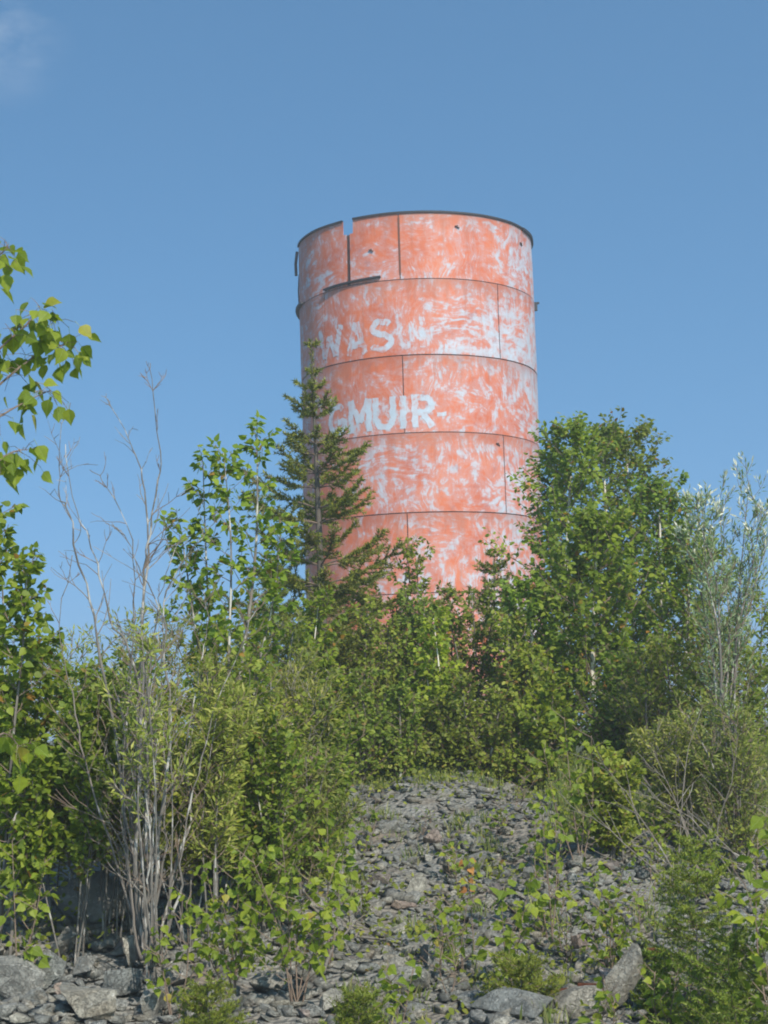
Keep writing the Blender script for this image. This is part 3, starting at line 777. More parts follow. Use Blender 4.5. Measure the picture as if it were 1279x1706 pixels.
# left: leafy poplar saplings against the sky
rng = random.Random(61); D = 13.6; b_ = on_ground(385, D)
st = [(stem([(392, 1200), (425, 930), (428, 715)], D, base=b_), .026), (stem([(360, 1200), (345, 970), (338, 775)], D + .2, base=b_ + Vector((-.12, .1, 0))), .020),
      (stem([(380, 1180), (385, 920), (372, 755)], D - .2, base=b_ + Vector((.05, -.1, 0))), .018), (stem([(345, 1200), (318, 1000), (300, 875)], D + .1, base=b_ + Vector((-.2, 0, 0))), .018),
      (stem([(420, 1180), (455, 1000), (468, 880)], D + .2, base=b_ + Vector((.15, .1, 0))), .018)]
woody('poplar_sapling', 'bright green poplar clump against the sky left of the tall ragged spruce', 'poplar', b_, st, rng, 'heart', 'poplar', 'bark_pale', 'twig', .066,
      prof=lambda t: .55 + .55 * (1 - t), t0=.30, nbr=28, blen=.34, lpb=9, sub=1, up=.6, stemname='stem')
rng = random.Random(62); D = 11.2; b_ = on_ground(-5, D)
st = []
for pts in ([(0, 1200), (5, 1000), (-12, 850)], [(20, 1250), (38, 1080), (45, 940)], [(-30, 1200), (-25, 1050), (-30, 900)], [(40, 1300), (62, 1190), (70, 1080)], [(15, 1400), (40, 1330), (70, 1270)], [(10, 1420), (20, 1300), (12, 1150)], [(30, 1480), (60, 1430), (85, 1390)]):
    st.append((stem(pts, D - .3 + rng.random() * .6, base=b_ + Vector((rng.uniform(-.1, .1), rng.uniform(-.1, .1), 0))), .014))
woody('poplar_clump', 'dense poplar clump filling the left picture edge below the hanging boughs', 'poplar', b_, st, rng, 'heart', 'poplar', 'bark', 'twig', .062,
      prof=lambda t: .5 + .5 * (1 - t), t0=.25, nbr=24, blen=.34, lpb=10, sub=2, up=.5, stemname='stem')
# willow shrubs on the left, small pale leaves
WS = [
    (120, 1085, 12.6, .9, 'willow', 'grey-green willow shrub behind the bare stems, next to the left poplar', 71),
    (215, 1050, 12.8, .9, 'willow', 'grey-green willow shrub directly behind the bare stem clump', 72),
    (300, 1070, 12.4, .8, 'willow', 'grey-green willow shrub right of the bare stem clump', 73),
    (420, 1110, 12.8, .9, 'alder', 'broad leafy shrub between the bare stems and the slope, rear', 74),
    (500, 1120, 13.4, .9, 'willow', 'willow shrub in front of the tall ragged spruce foot', 75),
    (535, 1170, 13.6, .7, 'alder', 'leafy shrub at the left edge of the open rubble, rear', 76),
    (450, 1230, 11.6, .75, 'alder', 'leafy shrub between the bare stems and the slope, front', 77),
    (360, 1180, 11.6, .75, 'alder', 'leafy shrub touching the bare stems on their right', 78),
    (75, 1150, 11.8, .7, 'alder', 'leafy shrub behind the left poplar foot', 79),
    (515, 1260, 12.2, .55, 'willow', 'low willow shrub at the left edge of the open rubble, middle', 80),
    (160, 1180, 11.4, .6, 'willow', 'low willow shrub left of the bare stems', 81),
    (185, 1150, 11.3, .6, 'willow', 'low grey-green willow shrub among the bare stem clump', 88),
    (300, 1160, 11.0, .6, 'alder', 'leafy shrub mingling with the right of the bare stems', 89),
    (120, 1150, 11.0, .5, 'alder', 'leafy shrub wrapped around the left of the bare stems', 90),
    (345, 1120, 10.8, .5, 'willow', 'pale willow shrub wrapped around the right of the bare stems', 91),
    (235, 1110, 11.6, .6, 'alder', 'leafy shrub just behind the middle of the bare stems', 92),
    (255, 1075, 10.0, .5, 'willow', 'pale willow growth wrapped around the middle of the bare stems', 93),
    (20, 1060, 15.0, 1.1, 'alder', 'leafy shrub at the left picture edge behind the near poplar', 82),
    (1235, 1180, 13.6, .8, 'willow', 'willow shrub below the silvery willow', 83),
    (1140, 1210, 14.0, .7, 'willow', 'willow shrub with dry sticks below the right birches', 84),
    (1030, 1265, 13.4, .45, 'alder', 'low leafy shrub right of the grassy slope top', 85),
    (350, 1000, 17.0, 1.0, 'birch', 'leafy birch behind the bright poplar clump', 86),
    (470, 1040, 16.0, .9, 'alder', 'leafy alder left of the tall ragged spruce', 87),
]
for (px, py, d, wd, lm, lab, sd) in WS:
    rng = random.Random(sd); b_ = on_ground(px, d); top = at(px, py, d); H = top.z - b_.z
    st = []
    open_foot = px < 420 and d < 13
    for k in range(5 if open_foot else 8):
        a = rng.random() * 6.28; r = wd * (rng.uniform(.3, .75) if open_foot else rng.uniform(.1, .62)) if k else .02
        t2 = b_ + Vector((math.cos(a) * r, math.sin(a) * r, H * (rng.uniform(.62, 1.0) if k else 1)))
        m_ = b_.lerp(t2, .5) + Vector((-math.cos(a) * r * .15, -math.sin(a) * r * .15, H * .06))
        if open_foot: m_ += Vector((rng.gauss(0, .07), rng.gauss(0, .07), 0))
        st.append(([b_ + Vector((math.cos(a) * .06, math.sin(a) * .06, 0)), m_, t2], .0075 if open_foot else .013))
    woody('willow_shrub' if lm == 'willow' else 'leafy_shrub', lab, 'shrub', b_, st, rng, 'narrow' if lm == 'willow' else 'oval', lm, 'bark', 'twig_dry' if sd % 3 == 0 else 'twig', .058 if lm == 'willow' else .046,
          prof=lambda t: .55 + .5 * (1 - t), t0=(.58 if sd in (93, 95) else .34) if open_foot else .12, nbr=(6 if sd in (93, 95) else 20) if open_foot else 17, blen=wd * .52, lpb=13, sub=3, up=.6, stemname='stem', group='shrubs on the lower slope', droop=.15 if lm == 'willow' else .4)

# ------------------------------------------------------------------ bare clump of grey stems
rng = random.Random(91); D = 10.6; b_ = on_ground(245, D)
clump = empty('bare_stem_clump', b_, 'clump of tall bare grey stems with pale patchy bark rising against the sky at left', 'dead shrub')
BS = [  # image polylines from base to tip, radius at base, bark
    ([(240, 1600), (226, 1450), (236, 1250), (235, 1047), (240, 939), (248, 900), (261, 807), (267, 758), (256, 654), (248, 605)], .024, 'bark'),
    ([(236, 1590), (222, 1400), (228, 1200), (240, 1000), (248, 900), (238, 807), (226, 758), (210, 724), (177, 663)], .022, 'bark'),
    ([(250, 1590), (246, 1420), (240, 1200), (213, 1080), (184, 1034), (164, 948), (149, 900), (122, 840), (111, 740)], .020, 'bark_pale'),
    ([(232, 1600), (214, 1450), (196, 1250), (164, 1080), (154, 1021), (131, 942), (116, 849), (100, 831), (98, 788), (100, 724), (119, 672)], .020, 'bark'),
    ([(228, 1590), (225, 1535), (188, 1419), (161, 1332), (139, 1254), (125, 1178), (115, 1129), (98, 1063), (104, 1000), (121, 925)], .016, 'twig_dry'),
    ([(258, 1600), (262, 1420), (284, 1230), (276, 1100), (276, 991), (318, 919), (364, 863)], .024, 'bark_pale'),
    ([(262, 1590), (290, 1450), (318, 1360), (312, 1250), (330, 1120), (345, 1040), (338, 985)], .020, 'bark_pale'),
    ([(254, 1600), (252, 1430), (258, 1280), (248, 1130), (262, 1010), (236, 960), (213, 900), (190, 880)], .018, 'bark'),
    ([(266, 1590), (300, 1480), (304, 1400), (330, 1290), (360, 1170), (400, 1080), (430, 1010)], .017, 'bark_pale'),
    ([(244, 1600), (270, 1450), (276, 1300), (268, 1150), (272, 1060), (268, 990), (300, 900)], .016, 'bark'),
    ([(240, 1600), (232, 1480), (206, 1320), (214, 1180), (224, 1040), (218, 900), (180, 813), (149, 782)], .016, 'bark'),
]
for k in range(9):                          # thinner stems of the same clump
    x = rng.uniform(205, 300); lean = (x - 250) * rng.uniform(.2, .9); top = rng.uniform(960, 1240)
    BS.append(([(245 + (x - 250) * .35, 1600), (x, 1440), (x + lean * .4 + rng.uniform(-12, 12), (1440 + top) / 2), (x + lean + rng.uniform(-20, 20), top)], .014, rng.choice(('bark', 'bark_pale', 'twig_dry'))))
for i, (pl, r0, bk) in enumerate(BS):
    P = stem(pl, D + rng.uniform(-.12, .12), D + rng.uniform(-.45, .45))
    Q = polyline(P, 28)
    Q = [q + Vector((rng.gauss(0, .007), rng.gauss(0, .008), 0)) for q in Q]
    s_ = MB(); s_.tube(Q, [max(.0026, r0 * .72 * (1 - .92 * (k / 28) ** .62)) * (1 + .13 * math.sin(k * 2.1 + i) + rng.gauss(0, .07)) for k in range(29)], 7); so = s_.build('stem', M[bk], clump, True, b_)
    tw = MB()
    for k in range(15):
        j = rng.randrange(6, 28); dd = (Q[j] - Q[j - 1]).normalized() + Vector((rng.choice((-1, 1)) * rng.uniform(.5, 1.1), rng.gauss(0, .4), rng.uniform(-.1, .4)))
        L = rng.uniform(.15, .55) * (1.15 - j / 34)
        B = shoot(rng, Q[j], dd, L, .3, .16, 5); rr = max(.0026, r0 * .3 * (1 - j / 32))
        tw.tube(B, [rr * (1 - .6 * m / 5) for m in range(6)], 4, False)
        for m in range(rng.randrange(1, 4)):
            jj = rng.randrange(1, 5); d2 = (B[jj] - B[jj - 1]).normalized() + Vector((rng.gauss(0, .6), rng.gauss(0, .4), rng.gauss(.1, .4)))
            C = shoot(rng, B[jj], d2, L * rng.uniform(.2, .5), .2, .15, 3); tw.tube(C, [.0024, .0021, .0018, .0015], 3, False)
    tag(tw.build('twigs', M['twig_dry' if i % 2 else 'twig'], so, False, b_), kind='stuff')

# ------------------------------------------------------------------ near saplings, every leaf its own piece
def sapling(label, px, d, tops, nleaf, lsize, sd, lm='poplar1', kind='heart', blen=.16, name='poplar_sapling', nbr=9, droop=.7, t0=.25, top_dead=0):
    rng = random.Random(sd); b_ = on_ground(px, d)
    root = empty(name, b_, label, 'sapling', 'young leafy saplings on the rubble')
    lf = Leafer(rng); tw = MB()
    for (tx, ty) in tops:
        dt = d + rng.uniform(-.15, .15); t_ = at(tx, ty, dt); m_ = b_.lerp(t_, .5) + Vector((rng.uniform(-.05, .05), rng.uniform(-.04, .04), 0))
        n = 10; Q = polyline([b_ + Vector((rng.uniform(-.03, .03), rng.uniform(-.03, .03), 0)), m_, t_], n)
        s_ = MB(); H = (t_ - b_).length; s_.tube(Q, [max(.002, (.003 + .0035 * H) * (1 - .8 * i / n)) for i in range(n + 1)], 6); s_.build('stem', M['twig'], root, True, b_)
        ga = rng.random() * 6
        per = max(1, int(nleaf / len(tops)))
        brs = []
        for b in range(nbr):
            t = t0 + (1 - t0) * (b + rng.random()) / nbr; k = min(int(t * n), n - 1); p = Q[k].lerp(Q[k + 1], t * n - k); ga += 2.4
            B = shoot(rng, p, Vector((math.cos(ga), math.sin(ga), .5)), blen * (1.3 - .6 * t) * rng.uniform(.6, 1.2), .35, .1, 4); brs.append(B)
            tw.tube(B, [.003, .0026, .0022, .002, .0016], 3, False)
        for j in range(per):
            if rng.random() < .72:
                B = rng.choice(brs); u = rng.uniform(.2, 1) * 4
            else: B = Q[4:]; u = rng.uniform(.2, 1) * (len(B) - 1)
            kk = min(int(u), len(B) - 2); p = B[kk].lerp(B[kk + 1], u - kk); dd = (B[kk + 1] - B[kk]).normalized()
            lf.put(p, dd, lsize * .92 * rng.uniform(.65, 1.15), droop)
    tag(tw.build('twigs', M['twig'], root, False, b_), kind='stuff')
    leaves_objects(lf.p, lf.a, lf.n, lf.s, kind, M[lm], root, b_)
    if top_dead:
        dl = Leafer(rng)
        for k in range(top_dead): dl.put(Q[-1 - (k % 4)], Vector((rng.gauss(0, 1), rng.gauss(0, 1), 0)), lsize * .9, .9)
        leaves_objects(dl.p, dl.a, dl.n, dl.s, kind, M['dead_leaf'], root, b_)
    return root
SP = [
    ('bright poplar sapling at the right picture edge near the bottom', 1272, 8.6, [(1262, 1395), (1288, 1350), (1240, 1470), (1275, 1500)], 170, .075, 101, .22),
    ('poplar sapling with drooping leaves in the right part of the open rubble', 915, 11.6, [(900, 1335), (925, 1365), (880, 1420)], 95, .072, 102, .15),
    ('tall poplar sapling above the right rubble, in front of the birch foot', 968, 13.2, [(940, 1195), (985, 1225), (905, 1245), (960, 1300)], 190, .072, 103, .24),
    ('broad leafy sapling left of the feathery young spruce on the right', 1010, 10.9, [(985, 1455), (1040, 1440), (1060, 1490), (965, 1500), (1010, 1480)], 190, .058, 104, .20),
    ('sparse poplar sapling with large leaves in the lower middle rubble', 850, 10.2, [(835, 1480), (885, 1465), (862, 1510)], 90, .078, 105, .16),
    ('small sapling just right of the fallen stick', 722, 10.4, [(715, 1500), (735, 1520)], 36, .058, 106, .12),
    ('slim sapling with rusty orange leaves at its top in the open rubble', 785, 11.2, [(778, 1432)], 30, .055, 107, .12),
    ('small poplar seedling cut by the bottom picture edge, left of centre', 655, 9.2, [(640, 1610), (690, 1600), (620, 1650)], 44, .072, 108, .12),
    ('bright leafy poplar bush on the left of the open rubble, front', 490, 9.7, [(470, 1395), (520, 1440), (545, 1500), (500, 1500), (440, 1480), (420, 1430), (560, 1430)], 295, .064, 109, .22),
    ('poplar sapling with round leaves at the left edge of the open rubble', 550, 10.9, [(545, 1345), (575, 1400)], 110, .068, 110, .18),
    ('small bright sapling at the foot of the bare stems', 285, 9.8, [(270, 1525), (310, 1500), (250, 1560)], 60, .066, 111, .12),
    ('leafy poplar bush right of the foot of the bare stems', 385, 9.9, [(340, 1440), (400, 1420), (430, 1500), (370, 1500), (320, 1500), (420, 1560)], 260, .064, 112, .2),
    ('poplar sapling drooping beside the tilted slab at the bottom', 1008, 9.0, [(1005, 1632), (1020, 1650)], 26, .07, 113, .08),
    ('low broad-leaved seedling in front of the feathery young spruce', 1110, 9.1, [(1090, 1620), (1130, 1610), (1150, 1650)], 60, .062, 114, .14),
    ('poplar seedling high on the right rubble beside the fallen branch', 900, 12.6, [(893, 1345)], 24, .066, 115, .12),
    ('leafy sapling left of the large dark boulder', 25, 10.3, [(75, 1430), (20, 1400), (60, 1500)], 120, .07, 116, .18),
]
for (lab, px, d, tops, nl, ls, sd, bl) in SP:
    sapling(lab, px, d, tops, nl, ls, sd, blen=bl, top_dead=9 if sd == 107 else 0)
MORE = []
def more_seedlings():
    rng = random.Random(77)
    spots = [(610, 1420, 'high on the left of the open rubble'), (700, 1395, 'high in the middle of the open rubble'), (760, 1475, 'just above the slim sapling with orange leaves'), (830, 1400, 'high on the right of the open rubble'),
             (925, 1500, 'right of the sparse large-leaved sapling'), (960, 1430, 'above the broad leafy sapling'), (1090, 1480, 'left of the feathery young spruce top'), (1060, 1560, 'behind the tilted slab'),
             (770, 1625, 'in front of the squarish rock'), (900, 1570, 'behind the spreading spruce seedling'), (940, 1610, 'right of the spreading spruce seedling'), (1180, 1500, 'behind the dense low corner spruce'),
             (1100, 1420, 'below the pale fallen branch'), (740, 1660, 'at the bottom edge right of centre'), (1230, 1640, 'in the bottom right corner'), (600, 1540, 'beside the thin dark stick'), (860, 1355, 'at the top edge of the open rubble')]
    for i, (px, py, wh) in enumerate(spots):
        p = ground_at(px, py); h = rng.uniform(70, 130) * (11 / p.y)
        tops = [(px + rng.uniform(-18, 18), py - h * rng.uniform(.7, 1)) for _ in range(rng.randrange(2, 4))]
        narrow = i % 3 == 1
        sapling(('narrow-leaved' if narrow else 'broad-leaved') + ' seedling ' + wh, px, p.y, tops, rng.randrange(34, 60), .055 if narrow else .052, 500 + i, kind='narrow' if narrow else 'heart', blen=.13, name='leafy_seedling', lm='poplar1', droop=.2 if narrow else .55)
more_seedlings()
# the near poplar leaning in from the left edge: boughs placed where they hang into view
rng = random.Random(131); D = 7.4; b_ = on_ground(-70, D)
near = empty('poplar_tree', b_, 'near poplar whose leafy boughs hang in from the left picture edge', 'poplar')
T_ = polyline([b_, at(-75, 1200, D), at(-95, 800, D), at(-80, 330, D)], 20)
s_ = MB(); s_.tube(T_, [.034 * (1 - .75 * i / 20) for i in range(21)], 8); s_.build('trunk', M['bark'], near, True, b_)
BO = [([(-92, 520), (-40, 450), (5, 420), (14, 405)], 12), ([(-92, 690), (-20, 600), (40, 545), (70, 520), (95, 535)], 26), ([(-92, 720), (0, 640), (55, 595), (95, 578), (118, 572)], 22),
      ([(-92, 760), (-10, 700), (45, 668), (85, 650)], 17), ([(-92, 840), (-20, 780), (25, 752), (45, 750)], 15), ([(-78, 1300), (-10, 1230), (15, 1225), (35, 1250)], 10)]
for pl, nl in BO:
    nl = int(nl * 1.55)
    dd0 = D + rng.uniform(-.15, .25); P = stem(pl, D, dd0); Q = polyline(P, 8)
    tb = MB(); tb.tube(Q, [.007 * (1 - .8 * i / 8) for i in range(9)], 5)
    lf = Leafer(rng)
    for k in range(nl):
        u = rng.uniform(.30, 1.0) * 8; kk = min(int(u), 7); p = Q[kk].lerp(Q[kk + 1], u - kk); dr = (Q[kk + 1] - Q[kk]).normalized()
        tip = p + Vector((rng.gauss(0, .05), rng.gauss(0, .06), rng.gauss(-.005, .04)))
        tb.tube([p, p.lerp(tip, .5) + Vector((0, 0, .01)), tip], [.0018, .0015, .0012], 3, False)
        lf.put(tip, (tip - p).normalized() * .7 + dr * .3, .078, .65, .5)
    bo = tb.build('bough', M['twig'], near, False, b_)
    leaves_objects(lf.p, lf.a, lf.n, lf.s, 'heart', M['poplar1'], bo, b_)

# spruce seedlings in front
for (px, tp, d, rad, lab, sd, nw) in (
        (1155, 1400, 9.6, .42, 'feathery young spruce standing in the rubble at lower right', 141, 12),
        (1215, 1560, 8.8, .45, 'dense low spruce filling the bottom right corner', 142, 10),
        (345, 1640, 8.9, .27, 'bright cushion-shaped spruce seedling at the bottom left rocks', 143, 8),
        (595, 1655, 8.9, .24, 'small spruce seedling at the bottom centre', 144, 8),
        (865, 1600, 9.5, .33, 'spreading bright spruce seedling left of the tilted slab', 145, 8),
        (1085, 1585, 9.6, .22, 'tiny spruce seedling behind the tilted slab', 146, 7)):
    rng = random.Random(sd); b_ = on_ground(px, d)
    conifer('spruce_seedling', lab, b_, at(px, tp, d), rad, rng, nwh=nw, per=6, mat='needle_young', nlen=.022, dens=.9, prof=lambda t: .25 + .75 * (1 - t) ** .7, t0=.08, droop=.0, r0=.008, group='spruce seedlings in the foreground', tuft=1.3)

# ------------------------------------------------------------------ rocks
def rock_mesh(seed, flat=.7, npts=13, bev=.018):
    rng = random.Random(seed); bm = bmesh.new()
    for i in range(npts):
        v = Vector((rng.gauss(0, 1), rng.gauss(0, 1), rng.gauss(0, 1))).normalized()
        m_ = max(abs(v.x), abs(v.y), abs(v.z)); v = v.lerp(v / m_ * .8, .6)          # blocky
        bm.verts.new((v.x * .5 * rng.uniform(.8, 1.1), v.y * .5 * rng.uniform(.7, 1), v.z * .5 * flat))
    r = bmesh.ops.convex_hull(bm, input=bm.verts)
    for v in [v for v in bm.verts if not v.link_faces]: bm.verts.remove(v)
    bmesh.ops.dissolve_limit(bm, angle_limit=R_(9), verts=bm.verts, edges=bm.edges)
    if bev: bmesh.ops.bevel(bm, geom=list(bm.edges), offset=bev, segments=1, affect='EDGES')
    bmesh.ops.triangulate(bm, faces=bm.faces)
    me = bpy.data.meshes.new('stone'); bm.to_mesh(me); bm.free(); return me
ROCKS = [rock_mesh(200 + i, flat=(.42, .55, .7, .85)[i % 4], npts=10 + i % 6) for i in range(28)]
for me in ROCKS: me.materials.append(M['rock'])
ROCKS_RED = [me.copy() for me in ROCKS[:4]]
for me in ROCKS_RED: me.materials[0] = M['rock_red']
def place_rock(name, me, p, sx, sy, sz, rz, tx=0, ty=0):
    o = bpy.data.objects.new(name, me); COL.objects.link(o)
    o.location = p; o.scale = (sx, sy, sz); o.rotation_euler = (tx, ty, rz); return o
def big_rock(seed, size):
    """a boulder of its own: hull, bevelled, subdivided and roughened"""
    rng = random.Random(seed); me = rock_mesh(seed, .8, 11, .012); bm = bmesh.new(); bm.from_mesh(me)
    bmesh.ops.subdivide_edges(bm, edges=bm.edges, cuts=3, use_grid_fill=True)
    from mathutils import noise as mn
    for v in bm.verts: v.co += v.co.normalized() * (mn.noise(v.co * 6 + Vector((seed, 0, 0))) * .016 + mn.noise(v.co * 13 + Vector((0, seed, 0))) * .011 + (.014 if mn.noise(v.co * Vector((3, 3, 9)) + Vector((seed, seed, 0))) > .12 else 0))
    bm.to_mesh(me); bm.free(); me.materials.append(M['rock']); return me
# named boulders: image centre of the foot, width and height in metres
BR = [
    (18, 1676, .46, .34, 20, 'big blunt grey boulder in the bottom left corner', 0),
    (78, 1650, .30, .30, 70, 'upright grey rock beside the bottom left corner boulder', 0),
    (125, 1706, .50, .24, 10, 'broad veined grey rock lying at the bottom left', 0),
    (203, 1620, .27, .27, 40, 'pointed grey rock left of the bare stems foot', 0),
    (140, 1640, .28, .2, 85, 'flat grey rock behind the broad veined rock', 0),
    (262, 1702, .27, .24, 15, 'pale speckled rock at the bottom, left of the cushion spruce seedling', 0),
    (198, 1665, .30, .22, 50, 'grey wedge rock right of the broad veined rock', 0),
    (305, 1650, .36, .18, 5, 'low grey slab between the bare stems and the cushion spruce seedling', 0),
    (446, 1662, .46, .17, -25, 'long low grey slab right of the cushion spruce seedling', 0),
    (150, 1560, .8, .46, 12, 'large dark boulder in the shade left of the bare stems', 0),
    (110, 1600, .40, .22, 60, 'shaded rock in front of the large dark boulder', 0),
    (160, 1425, .30, .22, 30, 'pale grey rock above the large dark boulder', 0),
    (300, 1430, .42, .30, 70, 'blue-grey rock seen between the bare stems', 0),
    (335, 1475, .34, .26, 20, 'grey rock right of the bare stems', 0),
    (1042, 1695, .30, .52, 35, 'steeply tilted grey slab near the bottom right', 0),
    (870, 1704, .62, .2, -10, 'wide flat grey slab at the bottom edge right of centre', 0),
    (965, 1704, .42, .2, 25, 'grey rock beside the wide flat slab', 0),
    (668, 1670, .42, .2, 15, 'grey block in the lower middle of the rubble', 0),
    (785, 1690, .3, .14, 60, 'flat grey rock left of the wide flat slab', 0),
    (630, 1478, .26, .13, 10, 'reddish brown stone in the upper left of the open rubble', 1),
    (672, 1520, .22, .11, 30, 'dusty reddish stone in the middle of the open rubble', 1),
    (745, 1560, .26, .16, 80, 'squarish grey rock in the middle of the open rubble', 0),
    (720, 1410, .18, .18, 10, 'upright brownish stone high on the open rubble', 1),
    (560, 1690, .26, .14, 45, 'low grey rock at the bottom, left of the small spruce seedling', 0),
]
occupied = []
MARK = ['corner boulder', 'upright rock near the left corner', 'broad veined rock', 'pointed rock by the bare stems', 'flat rock behind the veined rock', 'pale speckled rock', 'wedge rock', 'low slab by the bare stems', 'long low slab',
        'large dark boulder', 'shaded rock before the dark boulder', 'pale rock above the dark boulder', 'blue-grey rock between the stems', 'grey rock right of the bare stems', 'steeply tilted slab', 'wide flat slab', 'rock beside the wide slab',
        'grey block in the lower middle', 'flat rock left of the wide slab', 'reddish brown stone', 'dusty reddish stone', 'squarish rock in the open rubble', 'upright brownish stone', 'low rock by the small spruce seedling']
MPOS = []
for i, (px, py, w, h, rz, lab, red) in enumerate(BR):
    p = ground_at(px, min(py, 1704)); p.y += w * .25; p.z = gzf(p.x, p.y)
    me = big_rock(300 + i, w)
    if red: me.materials[0] = M['rock_red']
    o = place_rock('boulder', me, p + Vector((0, 0, h * .34)), w, w * .8, h * 1.25, R_(rz), R_(random.Random(i).uniform(-12, 12)) if 'tilted' not in lab else R_(28), R_(random.Random(i + 50).uniform(-10, 10)))
    tag(o, lab, 'boulder', 'named boulders of the slope'); occupied.append((p.x, p.y, w * .45)); MPOS.append((p.x, p.y))
# 300 stones
rng = random.Random(7); cnt = 0
regions = [('grey stone in the rubble at the bottom left, below the bare stems', (-40, 520, 1575, 1706), 85, (.12, .30), 'stones of the rubble slope'),
           ('grey stone in the rubble at the bottom right', (520, 1300, 1590, 1706), 65, (.12, .32), 'stones of the rubble slope'),
           ('grey stone in the open rubble slope below the thicket', (560, 1120, 1370, 1590), 130, (.11, .30), 'stones of the rubble slope'),
           ('grey stone in the shaded rubble behind the bare stems', (60, 540, 1380, 1570), 20, (.14, .34), 'stones of the rubble slope')]
for lab, (x0, x1, y0, y1), n, (s0, s1), grp in regions:
    k = 0; tries = 0
    while k < n and tries < 9000:
        tries += 1
        p = ground_at(rng.uniform(x0, x1), rng.uniform(y0, y1)); s = s0 + (s1 - s0) * rng.random() ** 2
        if any((p.x - a) ** 2 + (p.y - b) ** 2 < (r + s * .42) ** 2 for a, b, r in occupied): continue
        occupied.append((p.x, p.y, s * .42)); j = rng.randrange(len(ROCKS))
        me = ROCKS_RED[j % 4] if rng.random() < .08 else ROCKS[j]
        o = place_rock('stone', me, (p.x, p.y, gzf(p.x, p.y) + s * .16), s, s * rng.uniform(.6, 1), s * rng.uniform(.7, 1.1), rng.random() * 6.28, rng.gauss(0, .3), rng.gauss(0, .3))
        near_i = min(range(len(MPOS)), key=lambda q: (MPOS[q][0] - p.x) ** 2 + (MPOS[q][1] - p.y) ** 2)
        dx, dy = p.x - MPOS[near_i][0], p.y - MPOS[near_i][1]; dist = math.hypot(dx, dy)
        where = ('far ' if dist > 1.3 else 'well ' if dist > .75 else '' if dist > .4 else 'just ') + (('right of' if dx > 0 else 'left of') if abs(dx) > abs(dy) else ('behind' if dy > 0 else 'in front of'))
        size_w = 'small' if s < s0 + .03 else ('middling' if s < s0 + .08 else 'large')
        look = ('flat ' if j % 4 == 0 else 'blocky ' if j % 4 == 3 else '') + ('reddish' if me in ROCKS_RED else 'grey')
        tag(o, f'{size_w} {look} stone {where} the {MARK[near_i]}', 'stone', grp); k += 1
# the rest of the rubble, uncountable
def rubble():
    nr = np.random.default_rng(5); tpl = []
    for i in range(14):
        me = rock_mesh(400 + i, flat=(.4, .55, .75)[i % 3], npts=9, bev=0)
        v = np.zeros(len(me.vertices) * 3); me.vertices.foreach_get('co', v); me.calc_loop_triangles()
        f = np.zeros(len(me.loop_triangles) * 3, dtype=np.int32); me.loop_triangles.foreach_get('vertices', f)
        tpl.append((v.reshape(-1, 3), f.reshape(-1, 3))); bpy.data.meshes.remove(me)
    V, F, n0 = [], [], 0
    Nst = 11000
    y = 8.6 + 9.2 * nr.random(Nst) ** 1.0; x = (nr.random(Nst) - .5) * (y * .52 + .6)
    s = .045 + .17 * nr.random(Nst) ** 2.6
    z = gz(x, y)
    for i in range(Nst):
        v, f = tpl[i % 14]
        a, b, c = nr.random() * 6.28, nr.normal() * .4, nr.normal() * .4
        Rz = np.array([[math.cos(a), -math.sin(a), 0], [math.sin(a), math.cos(a), 0], [0, 0, 1]])
        Rx = np.array([[1, 0, 0], [0, math.cos(b), -math.sin(b)], [0, math.sin(b), math.cos(b)]])
        vv = (v * np.array([1, .8, .68]) * s[i]) @ (Rz @ Rx).T + np.array([x[i], y[i], z[i] + s[i] * .15])
        V.append(vv); F.append(f + n0); n0 += len(vv)
    o = mesh_obj('rubble', np.concatenate(V), np.concatenate(F), M['rubble'])
    tag(o, 'small broken grey rubble covering the slope', 'rubble', kind='stuff')
rubble()

# ------------------------------------------------------------------ grass, fallen wood, rusty scraps
def grass():
    nr = np.random.default_rng(8); B = []
    def patch(x0, x1, y0, y1, n, h0, h1):
        cx = nr.uniform(x0, x1, max(6, n // 45)); cy = nr.uniform(y0, y1, len(cx)); ch = nr.uniform(.4, 1, len(cx))
        for _ in range(n):
            k = nr.integers(len(cx)); y = cy[k] + nr.normal() * .09
            B.append(((cx[k] + nr.normal() * .09) * cy[k] / 17, y, h0 + (h1 - h0) * ch[k] * nr.random()))
    patch(-1.6, 1.7, 16.5, 18.6, 2600, .05, .2); patch(1.7, 4.2, 14.2, 18.0, 6500, .12, .5); patch(-4.2, -1.6, 14, 18, 3000, .1, .35); patch(-.8, 3.4, 9, 16, 2600, .05, .2)
    B = np.array(B); n = len(B); z = gz(B[:, 0], B[:, 1])
    a = nr.random(n) * 6.28; h = B[:, 2]; w = .004 + .004 * nr.random(n); lean = nr.normal(size=(n, 2)) * .28 * h[:, None]
    side = np.stack([np.cos(a), np.sin(a), np.zeros(n)], -1) * w[:, None]
    b0 = np.stack([B[:, 0], B[:, 1], z - .02], -1)
    mid = b0 + np.stack([lean[:, 0] * .4, lean[:, 1] * .4, h * .6], -1); tp = b0 + np.stack([lean[:, 0], lean[:, 1], h], -1)
    V = np.stack([b0 - side, b0 + side, mid + side * .7, mid - side * .7, tp], 1).reshape(-1, 3)
    k = np.arange(n)[:, None] * 5
    F = np.concatenate([k + np.array([[0, 1, 2]]), k + np.array([[0, 2, 3]]), k + np.array([[3, 2, 4]])])
    tag(mesh_obj('grass', V, F, M['grass']), 'dry and green grass tufts at the top of the slope', 'grass', kind='stuff')
grass()
